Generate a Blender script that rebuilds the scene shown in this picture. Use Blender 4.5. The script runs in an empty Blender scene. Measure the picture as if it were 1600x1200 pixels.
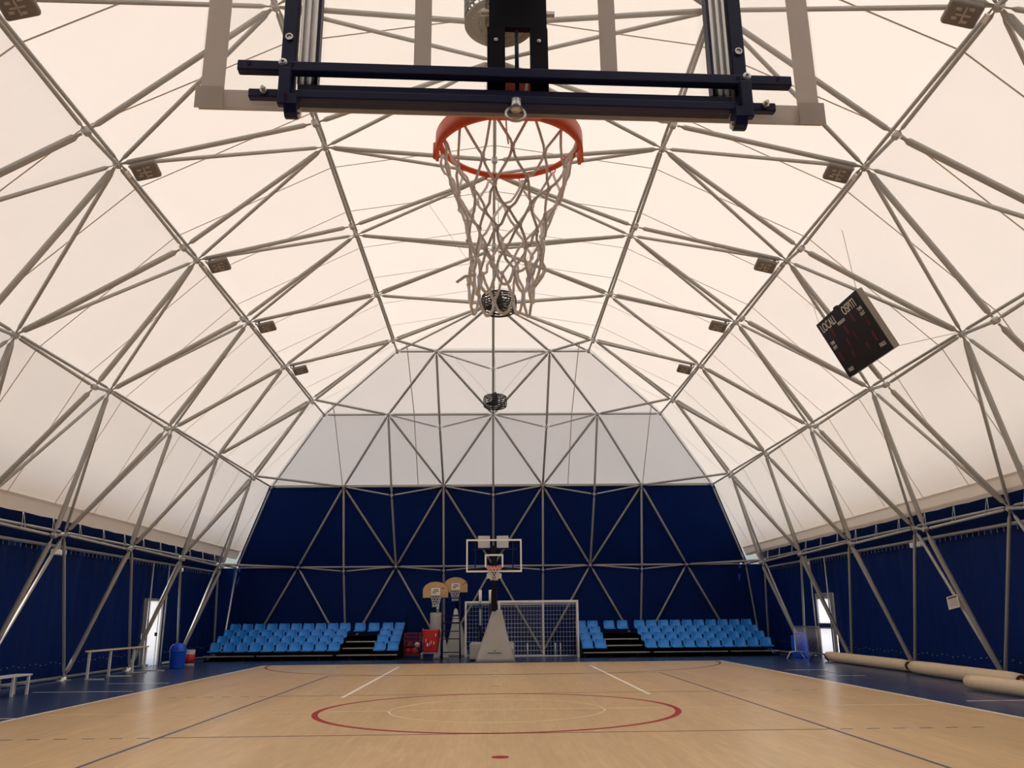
import bpy, bmesh, math, random
from mathutils import Vector, Matrix
random.seed(7)
S = bpy.context.scene
C = S.collection
R = math.radians
PI = math.pi

# ------------------------------------------------------------------ camera
F_PX, PITCH, YAW, ROLL = 1315.15, R(15.448), R(1.511), R(-0.561)
fw = Vector((math.sin(YAW) * math.cos(PITCH), math.cos(YAW) * math.cos(PITCH), math.sin(PITCH)))
rt = Vector((math.cos(YAW), -math.sin(YAW), 0))
up = rt.cross(fw)
r2 = rt * math.cos(ROLL) + up * math.sin(ROLL)
u2 = up * math.cos(ROLL) - rt * math.sin(ROLL)
cd = bpy.data.cameras.new('camera')
cd.sensor_fit = 'HORIZONTAL'
cd.sensor_width = 36
cd.lens = F_PX * 36 / 1600
cd.clip_start = 0.05
cd.clip_end = 500
co = bpy.data.objects.new('camera', cd)
m = Matrix.Identity(4)
for i in range(3):
    m[i][0], m[i][1], m[i][2] = r2[i], u2[i], -fw[i]
m[0][3], m[1][3], m[2][3] = -0.0957, 0.0, 1.5116
co.matrix_world = m
C.objects.link(co)
S.camera = co

# ------------------------------------------------------------------ light
W = bpy.data.worlds.new('World')
S.world = W
W.use_nodes = True
nt = W.node_tree
sky = nt.nodes.new('ShaderNodeTexSky')
sky.sky_type = 'NISHITA'
sky.sun_disc = False
sky.sun_elevation = R(57)
sky.sun_rotation = R(180)
sky.dust_density = 5.0
bg = nt.nodes['Background']
nt.links.new(sky.outputs[0], bg.inputs[0])
bg.inputs[1].default_value = 0.27
sl = bpy.data.lights.new('sun', 'SUN')
sl.energy = 6.0
sl.angle = R(1)
sl.color = (1.0, 0.9, 0.77)
so = bpy.data.objects.new('sun', sl)
# the sun stands high behind the camera
so.rotation_euler = Vector((-0.10, 0.52, -0.85)).to_track_quat('-Z', 'Y').to_euler()
so.location = (0, -30, 60)
C.objects.link(so)
S.view_settings.view_transform = 'Standard'
S.view_settings.look = 'None'
S.view_settings.gamma = 1
S.view_settings.use_curve_mapping = False
S.view_settings.exposure = 0.0

# ------------------------------------------------------------------ materials
def srgb(r, g, b):
    f = lambda v: (v / 255 / 12.92) if v / 255 <= 0.04045 else ((v / 255 + 0.055) / 1.055) ** 2.4
    return (f(r), f(g), f(b), 1)

def mat(name, col, rough=0.6, metal=0.0, noise=0.0, nscale=8.0, bump=0.0, bscale=40.0, spec=0.5, stretch=None):
    m = bpy.data.materials.new(name)
    m.use_nodes = True
    n = m.node_tree
    p = n.nodes['Principled BSDF']
    p.inputs['Base Color'].default_value = col
    p.inputs['Roughness'].default_value = rough
    p.inputs['Metallic'].default_value = metal
    p.inputs['Specular IOR Level'].default_value = spec
    tc = n.nodes.new('ShaderNodeTexCoord')
    vec = tc.outputs['Object']
    if stretch:
        mp = n.nodes.new('ShaderNodeMapping')
        mp.inputs['Scale'].default_value = stretch
        n.links.new(vec, mp.inputs[0])
        vec = mp.outputs[0]
    if noise:
        t = n.nodes.new('ShaderNodeTexNoise')
        t.inputs['Scale'].default_value = nscale
        t.inputs['Detail'].default_value = 5
        n.links.new(vec, t.inputs['Vector'])
        mx = n.nodes.new('ShaderNodeMix')
        mx.data_type = 'RGBA'
        mx.inputs['A'].default_value = tuple(c * (1 - noise) for c in col[:3]) + (1,)
        mx.inputs['B'].default_value = tuple(min(1, c * (1 + noise)) for c in col[:3]) + (1,)
        n.links.new(t.outputs['Fac'], mx.inputs['Factor'])
        n.links.new(mx.outputs['Result'], p.inputs['Base Color'])
    if bump:
        t2 = n.nodes.new('ShaderNodeTexNoise')
        t2.inputs['Scale'].default_value = bscale
        t2.inputs['Detail'].default_value = 3
        n.links.new(vec, t2.inputs['Vector'])
        b = n.nodes.new('ShaderNodeBump')
        b.inputs['Strength'].default_value = bump
        n.links.new(t2.outputs['Fac'], b.inputs['Height'])
        n.links.new(b.outputs[0], p.inputs['Normal'])
    return m

def membrane_mat(name, refl, trans, fac):
    m = bpy.data.materials.new(name)
    m.use_nodes = True
    n = m.node_tree
    n.nodes.remove(n.nodes['Principled BSDF'])
    out = n.nodes['Material Output']
    d = n.nodes.new('ShaderNodeBsdfDiffuse')
    t = n.nodes.new('ShaderNodeBsdfTranslucent')
    t.inputs[0].default_value = trans
    tc = n.nodes.new('ShaderNodeTexCoord')
    no = n.nodes.new('ShaderNodeTexNoise')
    no.inputs['Scale'].default_value = 0.7
    no.inputs['Detail'].default_value = 6
    no.inputs['Roughness'].default_value = 0.7
    n.links.new(tc.outputs['Object'], no.inputs['Vector'])
    cr = n.nodes.new('ShaderNodeMix')
    cr.data_type = 'RGBA'
    cr.inputs['A'].default_value = tuple(c * 0.93 for c in trans[:3]) + (1,)
    cr.inputs['B'].default_value = trans
    n.links.new(no.outputs['Fac'], cr.inputs['Factor'])
    n.links.new(cr.outputs['Result'], t.inputs[0])
    d.inputs[0].default_value = refl
    mx = n.nodes.new('ShaderNodeMixShader')
    mx.inputs[0].default_value = fac
    n.links.new(d.outputs[0], mx.inputs[1])
    n.links.new(t.outputs[0], mx.inputs[2])
    n.links.new(mx.outputs[0], out.inputs[0])
    return m

def glass_mat(name, tint, gloss=0.06, rough=0.02):
    m = bpy.data.materials.new(name)
    m.use_nodes = True
    n = m.node_tree
    n.nodes.remove(n.nodes['Principled BSDF'])
    out = n.nodes['Material Output']
    t = n.nodes.new('ShaderNodeBsdfTransparent')
    t.inputs[0].default_value = tint
    g = n.nodes.new('ShaderNodeBsdfGlossy')
    g.inputs['Roughness'].default_value = rough
    mx = n.nodes.new('ShaderNodeMixShader')
    mx.inputs[0].default_value = gloss
    n.links.new(t.outputs[0], mx.inputs[1])
    n.links.new(g.outputs[0], mx.inputs[2])
    n.links.new(mx.outputs[0], out.inputs[0])
    return m

def wood_court_mat():
    m = bpy.data.materials.new('court_vinyl')
    m.use_nodes = True
    n = m.node_tree
    p = n.nodes['Principled BSDF']
    tc = n.nodes.new('ShaderNodeTexCoord')
    mp = n.nodes.new('ShaderNodeMapping')
    mp.inputs['Rotation'].default_value = (0, 0, PI / 2)
    n.links.new(tc.outputs['Object'], mp.inputs[0])
    br = n.nodes.new('ShaderNodeTexBrick')
    br.inputs['Scale'].default_value = 1.0
    br.inputs['Brick Width'].default_value = 0.62
    br.inputs['Row Height'].default_value = 0.075
    br.inputs['Mortar Size'].default_value = 0.0012
    br.inputs['Bias'].default_value = 0.0
    br.inputs['Color1'].default_value = srgb(238, 205, 157)
    br.inputs['Color2'].default_value = srgb(229, 195, 146)
    br.inputs['Mortar'].default_value = srgb(208, 172, 126)
    n.links.new(mp.outputs[0], br.inputs['Vector'])
    # sheet-to-sheet tone (rolls 1.5 m wide laid lengthwise) and grain
    mp2 = n.nodes.new('ShaderNodeMapping')
    mp2.inputs['Scale'].default_value = (1.3, 0.03, 1)
    n.links.new(tc.outputs['Object'], mp2.inputs[0])
    n1 = n.nodes.new('ShaderNodeTexNoise')
    n1.inputs['Scale'].default_value = 1.2
    n1.inputs['Detail'].default_value = 4
    n.links.new(mp2.outputs[0], n1.inputs['Vector'])
    mp3 = n.nodes.new('ShaderNodeMapping')
    mp3.inputs['Scale'].default_value = (14, 1.6, 1)
    n.links.new(tc.outputs['Object'], mp3.inputs[0])
    n2 = n.nodes.new('ShaderNodeTexNoise')
    n2.inputs['Scale'].default_value = 1.0
    n2.inputs['Detail'].default_value = 6
    n.links.new(mp3.outputs[0], n2.inputs['Vector'])
    def mul(a, fac, lo, hi):
        r = n.nodes.new('ShaderNodeMapRange')
        r.inputs['From Min'].default_value = 0.3
        r.inputs['From Max'].default_value = 0.7
        r.inputs['To Min'].default_value = lo
        r.inputs['To Max'].default_value = hi
        n.links.new(fac, r.inputs['Value'])
        x = n.nodes.new('ShaderNodeMix')
        x.data_type = 'RGBA'
        x.blend_type = 'MULTIPLY'
        x.inputs['Factor'].default_value = 1
        n.links.new(a, x.inputs['A'])
        n.links.new(r.outputs[0], x.inputs['B'])
        return x.outputs['Result']
    c = mul(br.outputs['Color'], n1.outputs['Fac'], 0.86, 1.06)
    c = mul(c, n2.outputs['Fac'], 0.93, 1.05)
    n.links.new(c, p.inputs['Base Color'])
    p.inputs['Roughness'].default_value = 0.28
    p.inputs['Specular IOR Level'].default_value = 0.45
    b = n.nodes.new('ShaderNodeBump')
    b.inputs['Strength'].default_value = 0.04
    n.links.new(n2.outputs['Fac'], b.inputs['Height'])
    n.links.new(b.outputs[0], p.inputs['Normal'])
    return m

M = {}
M['steel'] = mat('galvanised_steel', (0.41, 0.405, 0.385, 1), 0.5, 0.35, 0.22, 3.0)
M['steel_light'] = mat('bright_steel', (0.55, 0.55, 0.54, 1), 0.35, 0.8, 0.1)
M['membrane'] = membrane_mat('white_membrane', (0.80, 0.765, 0.71, 1), (0.855, 0.80, 0.735, 1), 0.33)
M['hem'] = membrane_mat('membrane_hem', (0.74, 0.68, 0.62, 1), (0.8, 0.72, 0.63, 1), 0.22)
M['seam'] = mat('membrane_seam', srgb(205, 196, 186), 0.8)
M['blue_wall'] = mat('blue_curtain', (0.0012, 0.016, 0.115, 1), 0.6, 0, 0.25, 0.6, 0.15, 1.4, 0.12)
M['blue_floor'] = mat('blue_vinyl', srgb(47, 66, 108), 0.26, 0, 0.12, 1.5, 0.02, 60)
M['wood'] = wood_court_mat()
M['line_red'] = mat('line_red', srgb(158, 16, 28), 0.55, spec=0.25)
M['line_darkred'] = mat('line_darkred', srgb(112, 58, 58), 0.5, spec=0.3)
M['line_faint'] = mat('line_faint', srgb(240, 212, 172), 0.45)
M['line_blue'] = mat('line_blue', srgb(62, 70, 100), 0.45)
M['line_white'] = mat('line_white', srgb(250, 246, 238), 0.5)
M['ground'] = mat('pale_concrete', (0.55, 0.54, 0.5, 1), 0.9, 0, 0.1, 0.3)
M['navy'] = mat('navy_paint', (0.010, 0.014, 0.06, 1), 0.45, 0.0, 0.15, 6, spec=0.22)
M['black'] = mat('black_paint', (0.005, 0.006, 0.012, 1), 0.55, spec=0.15)
M['orange'] = mat('orange_paint', (0.68, 0.085, 0.02, 1), 0.4, 0, 0.1, 9)
M['border'] = membrane_mat('board_border', (0.80, 0.74, 0.68, 1), (0.80, 0.73, 0.67, 1), 0.42)
M['white'] = mat('white_paint', srgb(232, 230, 226), 0.5, 0, 0.04, 5)
M['cord'] = mat('net_cord', (0.82, 0.78, 0.75, 1), 0.8, 0, 0.06, 60)
M['cord_white'] = mat('white_cord', srgb(205, 208, 212), 0.8)
M['glass'] = glass_mat('board_glass', (0.965, 0.965, 0.96, 1), 0.035)
M['pane'] = membrane_mat('frosted_door_glass', (0.9, 0.9, 0.9, 1), (0.98, 0.98, 0.98, 1), 0.93)
M['seat'] = mat('seat_blue', (0.016, 0.26, 0.80, 1), 0.3, 0, 0.05, 4)
M['grey_cover'] = mat('grey_cover', srgb(170, 169, 167), 0.65, 0, 0.12, 3, 0.8, 4)
M['lamp_grey'] = mat('lamp_grey', srgb(120, 112, 106), 0.5, 0.2)
M['lamp_pale'] = mat('lamp_pale', srgb(170, 164, 158), 0.5, 0.2)
M['wire_black'] = mat('wire_black', (0.012, 0.011, 0.01, 1), 0.5)
M['fan_grey'] = mat('fan_grey', srgb(130, 128, 122), 0.5, 0.3)
M['plank'] = mat('plain_wood', srgb(196, 158, 116), 0.6, 0, 0.15, 6, stretch=(1, 6, 1))
M['red'] = mat('red_bag', (0.50, 0.012, 0.02, 1), 0.5, 0, 0.3, 6, 0.4, 9)
M['darkred'] = mat('dark_red_net', (0.17, 0.01, 0.015, 1), 0.6, 0, 0.3, 6)
M['bin_blue'] = mat('bin_blue', (0.01, 0.09, 0.72, 1), 0.35)
M['roll'] = mat('roll_felt', srgb(226, 205, 175), 0.9, 0, 0.08, 6)
M['roll_core'] = mat('roll_core', srgb(96, 60, 44), 0.9)
M['score'] = mat('score_face', (0.010, 0.006, 0.006, 1), 0.35)
M['score_side'] = mat('score_side', srgb(138, 128, 118), 0.5)
M['led'] = mat('led_off', (0.10, 0.006, 0.014, 1), 0.4)
M['paper'] = mat('paper', srgb(215, 214, 208), 0.8)
M['ink'] = mat('ink', (0.03, 0.03, 0.035, 1), 0.7)
M['rope'] = mat('pale_rope', srgb(178, 182, 190), 0.8)
M['pad_white'] = mat('pad_white', srgb(214, 214, 214), 0.6)

# ------------------------------------------------------------------ helpers
def obj(name, bm, material, parent=None, smooth=False):
    me = bpy.data.meshes.new(name)
    bm.normal_update()
    bm.to_mesh(me)
    bm.free()
    if smooth:
        me.polygons.foreach_set('use_smooth', [True] * len(me.polygons))
    if material:
        me.materials.append(M[material])
    o = bpy.data.objects.new(name, me)
    C.objects.link(o)
    if parent is not None:
        o.parent = parent
    return o

def inst(name, me, parent, mw):
    o = bpy.data.objects.new(name, me)
    C.objects.link(o)
    o.parent = parent
    o.matrix_local = mw
    return o

def thing(name, label, cat, loc=(0, 0, 0), rz=0.0, group=None):
    o = bpy.data.objects.new(name, None)
    o.empty_display_size = 0.2
    C.objects.link(o)
    o.location = loc
    o.rotation_euler = (0, 0, rz)
    o['label'] = label
    o['category'] = cat
    if group:
        o['group'] = group
    return o

def tag(o, label, cat, group=None):
    o['label'] = label
    o['category'] = cat
    if group:
        o['group'] = group
    return o

def struct(o, label=None):
    o['kind'] = 'structure'
    if label:
        o['label'] = label
    return o

def group_empty(name, label):
    o = bpy.data.objects.new(name, None)
    C.objects.link(o)
    return struct(o, label)

def copy_tree(o, parent=None):
    c = o.copy()
    C.objects.link(c)
    c.parent = parent
    for ch in list(o.children):
        copy_tree(ch, c)
    return c

def box(bm, x0, x1, y0, y1, z0, z1):
    v = [bm.verts.new(p) for p in ((x0, y0, z0), (x1, y0, z0), (x1, y1, z0), (x0, y1, z0), (x0, y0, z1), (x1, y0, z1), (x1, y1, z1), (x0, y1, z1))]
    for f in ((3, 2, 1, 0), (4, 5, 6, 7), (0, 1, 5, 4), (1, 2, 6, 5), (2, 3, 7, 6), (3, 0, 4, 7)):
        bm.faces.new([v[i] for i in f])
    return bm

def nbox(x0, x1, y0, y1, z0, z1, bev=0.0, seg=2):
    bm = box(bmesh.new(), x0, x1, y0, y1, z0, z1)
    if bev:
        bmesh.ops.bevel(bm, geom=list(bm.edges), offset=bev, segments=seg, affect='EDGES', profile=0.5)
    return bm

def frame_axes(d):
    d = d.normalized()
    a = Vector((0, 0, 1)) if abs(d.z) < 0.95 else Vector((1, 0, 0))
    x = d.cross(a).normalized()
    return x, d.cross(x).normalized()

def tube(bm, pts, r, n=8, closed=False, caps=True):
    pts = [Vector(p) for p in pts]
    rings = []
    L = len(pts)
    px = None
    for i, p in enumerate(pts):
        if closed:
            d = pts[(i + 1) % L] - pts[i - 1]
        else:
            d = pts[min(i + 1, L - 1)] - pts[max(i - 1, 0)]
        if d.length < 1e-9:
            d = Vector((0, 0, 1))
        d.normalize()
        if px is None:
            x, y = frame_axes(d)
        else:
            x = (px - d * px.dot(d))
            x = x.normalized() if x.length > 1e-6 else frame_axes(d)[0]
            y = d.cross(x)
        px = x
        rr = r[i] if isinstance(r, (list, tuple)) else r
        rings.append([bm.verts.new(p + (x * math.cos(2 * PI * k / n) + y * math.sin(2 * PI * k / n)) * rr) for k in range(n)])
    for i in range(L if closed else L - 1):
        a, b = rings[i], rings[(i + 1) % L]
        for k in range(n):
            bm.faces.new((a[k], a[(k + 1) % n], b[(k + 1) % n], b[k]))
    if caps and not closed:
        bm.faces.new(list(reversed(rings[0])))
        bm.faces.new(rings[-1])
    return bm

def ntube(pts, r, n=8, closed=False):
    return tube(bmesh.new(), pts, r, n, closed)

def lathe(prof, n=24, cx=0, cy=0, cz=0):
    bm = bmesh.new()
    rings = []
    for r, z in prof:
        if r < 1e-5:
            rings.append([bm.verts.new((cx, cy, cz + z))])
        else:
            rings.append([bm.verts.new((cx + r * math.cos(2 * PI * k / n), cy + r * math.sin(2 * PI * k / n), cz + z)) for k in range(n)])
    for a, b in zip(rings, rings[1:]):
        if len(a) == 1 and len(b) == 1:
            continue
        for k in range(n):
            k2 = (k + 1) % n
            if len(a) == 1:
                bm.faces.new((a[0], b[k2], b[k]))
            elif len(b) == 1:
                bm.faces.new((a[k], a[k2], b[0]))
            else:
                bm.faces.new((a[k], a[k2], b[k2], b[k]))
    return bm

def prism(poly, axis, a, b):
    """extrude a 2-D outline; axis y: outline is (x,z); axis x: outline is (y,z); axis z: outline is (x,y)"""
    bm = bmesh.new()
    def P(p, t):
        return {'y': (p[0], t, p[1]), 'x': (t, p[0], p[1]), 'z': (p[0], p[1], t)}[axis]
    A = [bm.verts.new(P(p, a)) for p in poly]
    B = [bm.verts.new(P(p, b)) for p in poly]
    bm.faces.new(A)
    bm.faces.new(list(reversed(B)))
    n = len(poly)
    for i in range(n):
        bm.faces.new((A[(i + 1) % n], A[i], B[i], B[(i + 1) % n]))
    bmesh.ops.recalc_face_normals(bm, faces=bm.faces)
    return bm

def ring(bm, cx, cy, z0, z1, r0, r1, a0=0, a1=2 * PI, n=96):
    full = abs(a1 - a0 - 2 * PI) < 1e-6
    vs = []
    for i in range(n + (0 if full else 1)):
        a = a0 + (a1 - a0) * i / n
        c, s = math.cos(a), math.sin(a)
        vs.append([bm.verts.new((cx + r * c, cy + r * s, z)) for r, z in ((r0, z0), (r1, z0), (r1, z1), (r0, z1))])
    for i in range(n):
        a, b = vs[i], vs[(i + 1) % len(vs)]
        for k in range(4):
            bm.faces.new((a[k], b[k], b[(k + 1) % 4], a[(k + 1) % 4]))
    bmesh.ops.recalc_face_normals(bm, faces=bm.faces)
    return bm

def text(body, size, material, parent, mw, name='lettering', squeeze=1.0, extrude=0.003):
    cu = bpy.data.curves.new(name, 'FONT')
    cu.body = body
    cu.size = size
    cu.align_x = 'CENTER'
    cu.align_y = 'CENTER'
    cu.extrude = extrude
    cu.materials.append(M[material])
    tmp = bpy.data.objects.new('tmp_lettering', cu)
    C.objects.link(tmp)
    bpy.context.view_layer.update()
    me = bpy.data.meshes.new_from_object(tmp.evaluated_get(bpy.context.evaluated_depsgraph_get()))
    bpy.data.objects.remove(tmp)
    o = bpy.data.objects.new(name, me)
    C.objects.link(o)
    o.parent = parent
    o.matrix_local = mw @ Matrix.Diagonal((squeeze, 1, 1, 1))
    return o

# ------------------------------------------------------------------ hall geometry (metres; Y away from camera)
B = 4.119                      # bay of the space frame
YR, YN = 25.69, 25.69 - 5 * 4.119   # far and near end of the ridge
OUT = [(0, 11.359), (3.475, 10.803), (6.619, 9.204), (9.138, 6.752), (10.778, 3.594), (11.32, 0.06)]   # outer nodes
INN = [(0, 10.524), (3.219, 10.042), (6.133, 8.565), (8.506, 6.293), (9.986, 3.376), (11.32, 0.06)]    # inner nodes
SKIN = [(0, 11.50), (3.53, 10.94), (6.72, 9.30), (9.26, 6.82)]                                        # membrane
HEM0, HEM1 = (10.60, 4.22), (10.72, 3.90)

# ------------------------------------------------------------------ structure: ground, floor, court
gr = struct(obj('ground_outside', nbox(-90, 90, -70, 110, -0.40, -0.06), 'ground'), 'pale paved ground outside the hall')
fl = struct(obj('floor', nbox(-12.2, 12.2, -7.4, 37.6, -0.05, 0.0), 'blue_floor'), 'dark blue vinyl floor around the court')
CY = 15.12
court = struct(obj('floor_court', nbox(-7.7, 7.7, 0.2, 29.98, 0.0005, 0.006), 'wood'), 'light wood-look vinyl court sheet')
Z0, Z1 = 0.0062, 0.0078
def cline(x0, x1, y0, y1, m, z0=Z0, z1=Z1, parent=court):
    return obj('court_line', nbox(x0, x1, y0, y1, z0, z1), m, parent)
def carc(cx, cy, r, a0, a1, m, w=0.08, n=48):
    return obj('court_line', ring(bmesh.new(), cx, cy, Z0, Z1, r - w / 2, r + w / 2, a0, a1, n), m, court)
carc(0, CY, 3.0, 0, 2 * PI, 'line_red', 0.10, 120)
carc(0, CY, 1.8, 0, PI, 'line_faint', 0.04, 60)
carc(0, CY, 1.8, PI, 2 * PI, 'line_faint', 0.04, 60)
for s in (-1, 1):
    cline(s * 4.5 - 0.025, s * 4.5 + 0.025, CY - 9, CY + 9, 'line_blue')
    cline(s * 3.03 - 0.035, s * 3.03 + 0.035, CY + 2.55, CY + 12.95, 'line_white')
    for t in (-1, 1):
        for k in range(6):
            x0 = s * (4.62 + 0.36 * k)
            cline(min(x0, x0 + s * 0.17), max(x0, x0 + s * 0.17), CY + t * 3.02 - 0.02, CY + t * 3.02 + 0.02, 'line_blue')
for t in (-3.02, 3.02):
    cline(-4.5, 4.5, CY + t - 0.02, CY + t + 0.02, 'line_darkred')
cline(-7.6, 7.6, CY - 0.02, CY + 0.02, 'line_faint')
cline(-4.5, 4.5, CY + 8.98, CY + 9.02, 'line_blue')
# futsal penalty area arcs at both ends
for gy, d in ((30.0, -1), (0.2, 1)):
    if d < 0:
        carc(-1.5, gy, 6.0, PI + 0.02, 1.5 * PI, 'line_darkred', 0.07)
        carc(1.5, gy, 6.0, 1.5 * PI, 2 * PI - 0.02, 'line_darkred', 0.07)
    else:
        carc(1.5, gy, 6.0, 0.0, 0.5 * PI, 'line_darkred', 0.07)
        carc(-1.5, gy, 6.0, 0.5 * PI, PI, 'line_darkred', 0.07)
    cline(-1.5, 1.5, gy + d * 6 - 0.035, gy + d * 6 + 0.035, 'line_darkred')
obj('court_line', lathe([(0, Z0), (0.10, Z0), (0.10, Z1), (0, Z1)], 24, 0, 10.13), 'line_red', court)
for yy in (20.1, 25.6, 23.2):
    cline(-0.1, 0.1, yy - 0.03, yy + 0.03, 'line_darkred')
# lines printed on the blue floor
for a in ((-10.2, -8.0, 19.9, 19.95, 'line_white'), (-9.5, -7.75, 14.7, 14.75, 'line_white'), (8.3, 9.6, 15.6, 15.66, 'line_white'),
          (-7.78, -7.72, 0.3, 29.98, 'line_white'), (7.72, 7.78, 0.3, 29.98, 'line_white'), (-9.6, -8.1, 22.3, 22.36, 'line_white'),
          (8.1, 9.3, 22.1, 22.16, 'line_white'), (8.9, 8.94, 4, 24, 'line_darkred'), (8.1, 9.3, 24.6, 24.66, 'line_white')):
    cline(a[0], a[1], a[2], a[3], a[4], 0.0008, 0.0020, fl)

# ------------------------------------------------------------------ structure: membrane roof
def clip(poly, f):
    out = []
    for i, p in enumerate(poly):
        q = poly[(i + 1) % len(poly)]
        a, b = f(p), f(q)
        if a >= 0:
            out.append(p)
        if (a < 0) != (b < 0):
            t = a / (a - b)
            out.append((p[0] + (q[0] - p[0]) * t, p[1] + (q[1] - p[1]) * t))
    return out
def zprof(prof, u):
    for (u0, z0), (u1, z1) in zip(prof, prof[1:]):
        if u <= u1 + 1e-9:
            return z0 + (z1 - z0) * (u - u0) / (u1 - u0)
    return prof[-1][1]
SK = SKIN + [HEM0]
ceiling = group_empty('ceiling', 'white translucent membrane roof')
def strip_mesh(bm, prof, ya, yb, sides=(-1, 1)):
    for s in sides:
        for (u0, z0), (u1, z1) in zip(prof, prof[1:]):
            poly = [(u0, ya), (u1, ya), (u1, yb), (u0, yb)]
            poly = clip(poly, lambda p: p[0] + YR + 0.0 - p[1])
            poly = clip(poly, lambda p: p[1] - (YN - p[0]))
            if len(poly) < 3:
                continue
            vs = [bm.verts.new((s * u, y, zprof([(u0, z0), (u1, z1)], u))) for u, y in poly]
            try:
                bm.faces.new(vs)
            except ValueError:
                pass
    return bm
ys = []
y = YN - 11.33
first = YR + B / 4
n0 = math.ceil((first - y) / (B / 2))
seams = [first - k * B / 2 for k in range(n0, -1, -1)]
seams = [s for s in seams if s > YN - 10.4] + [first + k * B / 2 for k in range(1, 5)]
edges = [YN - 10.75] + seams + [YR + 10.75]
for a, b in zip(edges, edges[1:]):
    bm = strip_mesh(bmesh.new(), SK, a, b)
    bmesh.ops.remove_doubles(bm, verts=bm.verts, dist=1e-4)
    obj('membrane_panel', bm, 'membrane', ceiling)
for sy in seams:
    if sy < 4:
        continue
    bm = bmesh.new()
    for s in (-1, 1):
        for (u0, z0), (u1, z1) in zip(SK, SK[1:]):
            a = max(u0, abs(sy - YR) if sy > YR else 0)
            if a >= u1:
                continue
            za = zprof([(u0, z0), (u1, z1)], a)
            w = 0.017
            p = [(s * a, sy - w, za - 0.012), (s * u1, sy - w, z1 - 0.012), (s * u1, sy + w, z1 - 0.012), (s * a, sy + w, za - 0.012)]
            bm.faces.new([bm.verts.new(q) for q in p])
    obj('seam', bm, 'seam', ceiling)
# hipped ends, white upper part
def gable_strip(prof, xa, xb, far=True):
    bm = bmesh.new()
    for (u0, z0), (u1, z1) in zip(prof, prof[1:]):
        poly = [(xa, u0), (xb, u0), (xb, u1), (xa, u1)]
        poly = clip(poly, lambda p: p[1] - p[0])
        poly = clip(poly, lambda p: p[1] + p[0])
        if len(poly) < 3:
            continue
        vs = [bm.verts.new((x, (YR + u) if far else (YN - u), zprof([(u0, z0), (u1, z1)], u))) for x, u in poly]
        bm.faces.new(vs)
    bmesh.ops.remove_doubles(bm, verts=bm.verts, dist=1e-4)
    return bm
for far in (True, False):
    for xa, xb in ((-9.3, -6.25), (-6.25, -3.12), (-3.12, 0), (0, 3.12), (3.12, 6.25), (6.25, 9.3)):
        obj('membrane_panel', gable_strip(SKIN, xa, xb, far), 'membrane', ceiling)
for xs in (-6.25, -3.12, 3.12, 6.25):
    bm = bmesh.new()
    for (u0, z0), (u1, z1) in zip(SKIN, SKIN[1:]):
        a = max(u0, abs(xs))
        if a >= u1:
            continue
        za = zprof([(u0, z0), (u1, z1)], a)
        bm.faces.new([bm.verts.new(q) for q in ((xs - 0.017, YR + a - 0.012, za), (xs + 0.017, YR + a - 0.012, za), (xs + 0.017, YR + u1 - 0.012, z1), (xs - 0.017, YR + u1 - 0.012, z1))])
    obj('seam', bm, 'seam', ceiling)
# hems along the eaves: a hanging double flap whose edge is drawn up a little between the ties
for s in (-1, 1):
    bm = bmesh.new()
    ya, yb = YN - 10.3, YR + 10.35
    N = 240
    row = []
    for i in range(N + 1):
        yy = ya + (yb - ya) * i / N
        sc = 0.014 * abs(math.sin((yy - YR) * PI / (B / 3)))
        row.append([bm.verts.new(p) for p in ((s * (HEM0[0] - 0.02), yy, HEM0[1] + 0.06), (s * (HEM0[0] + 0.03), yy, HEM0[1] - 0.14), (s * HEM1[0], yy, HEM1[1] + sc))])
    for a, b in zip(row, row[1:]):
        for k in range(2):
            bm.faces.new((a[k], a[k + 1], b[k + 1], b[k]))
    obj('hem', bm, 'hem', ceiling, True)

# ------------------------------------------------------------------ structure: blue walls
def wavy(side):
    bm = bmesh.new()
    y0, y1 = -6.4, 37.1
    N = 420
    zs = (0.0, 0.4, 1.2, 2.2, 3.0, 3.43)
    rows = []
    for i in range(N + 1):
        yy = y0 + (y1 - y0) * i / N
        w = 0.02 * math.sin(yy * 5.1) + 0.012 * math.sin(yy * 11.7 + 1)
        rows.append([bm.verts.new((side * (11.78 + w * (0.4 + 0.25 * z)), yy, z)) for z in zs])
    dy = (29.62, 31.02) if side < 0 else (29.88, 31.26)
    top = 2.2
    for i in range(N):
        yy = y0 + (y1 - y0) * (i + 0.5) / N
        for k in range(len(zs) - 1):
            if dy[0] < yy < dy[1] and zs[k + 1] <= top + 0.01:
                continue
            bm.faces.new((rows[i][k], rows[i + 1][k], rows[i + 1][k + 1], rows[i][k + 1]))
    return bm
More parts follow.
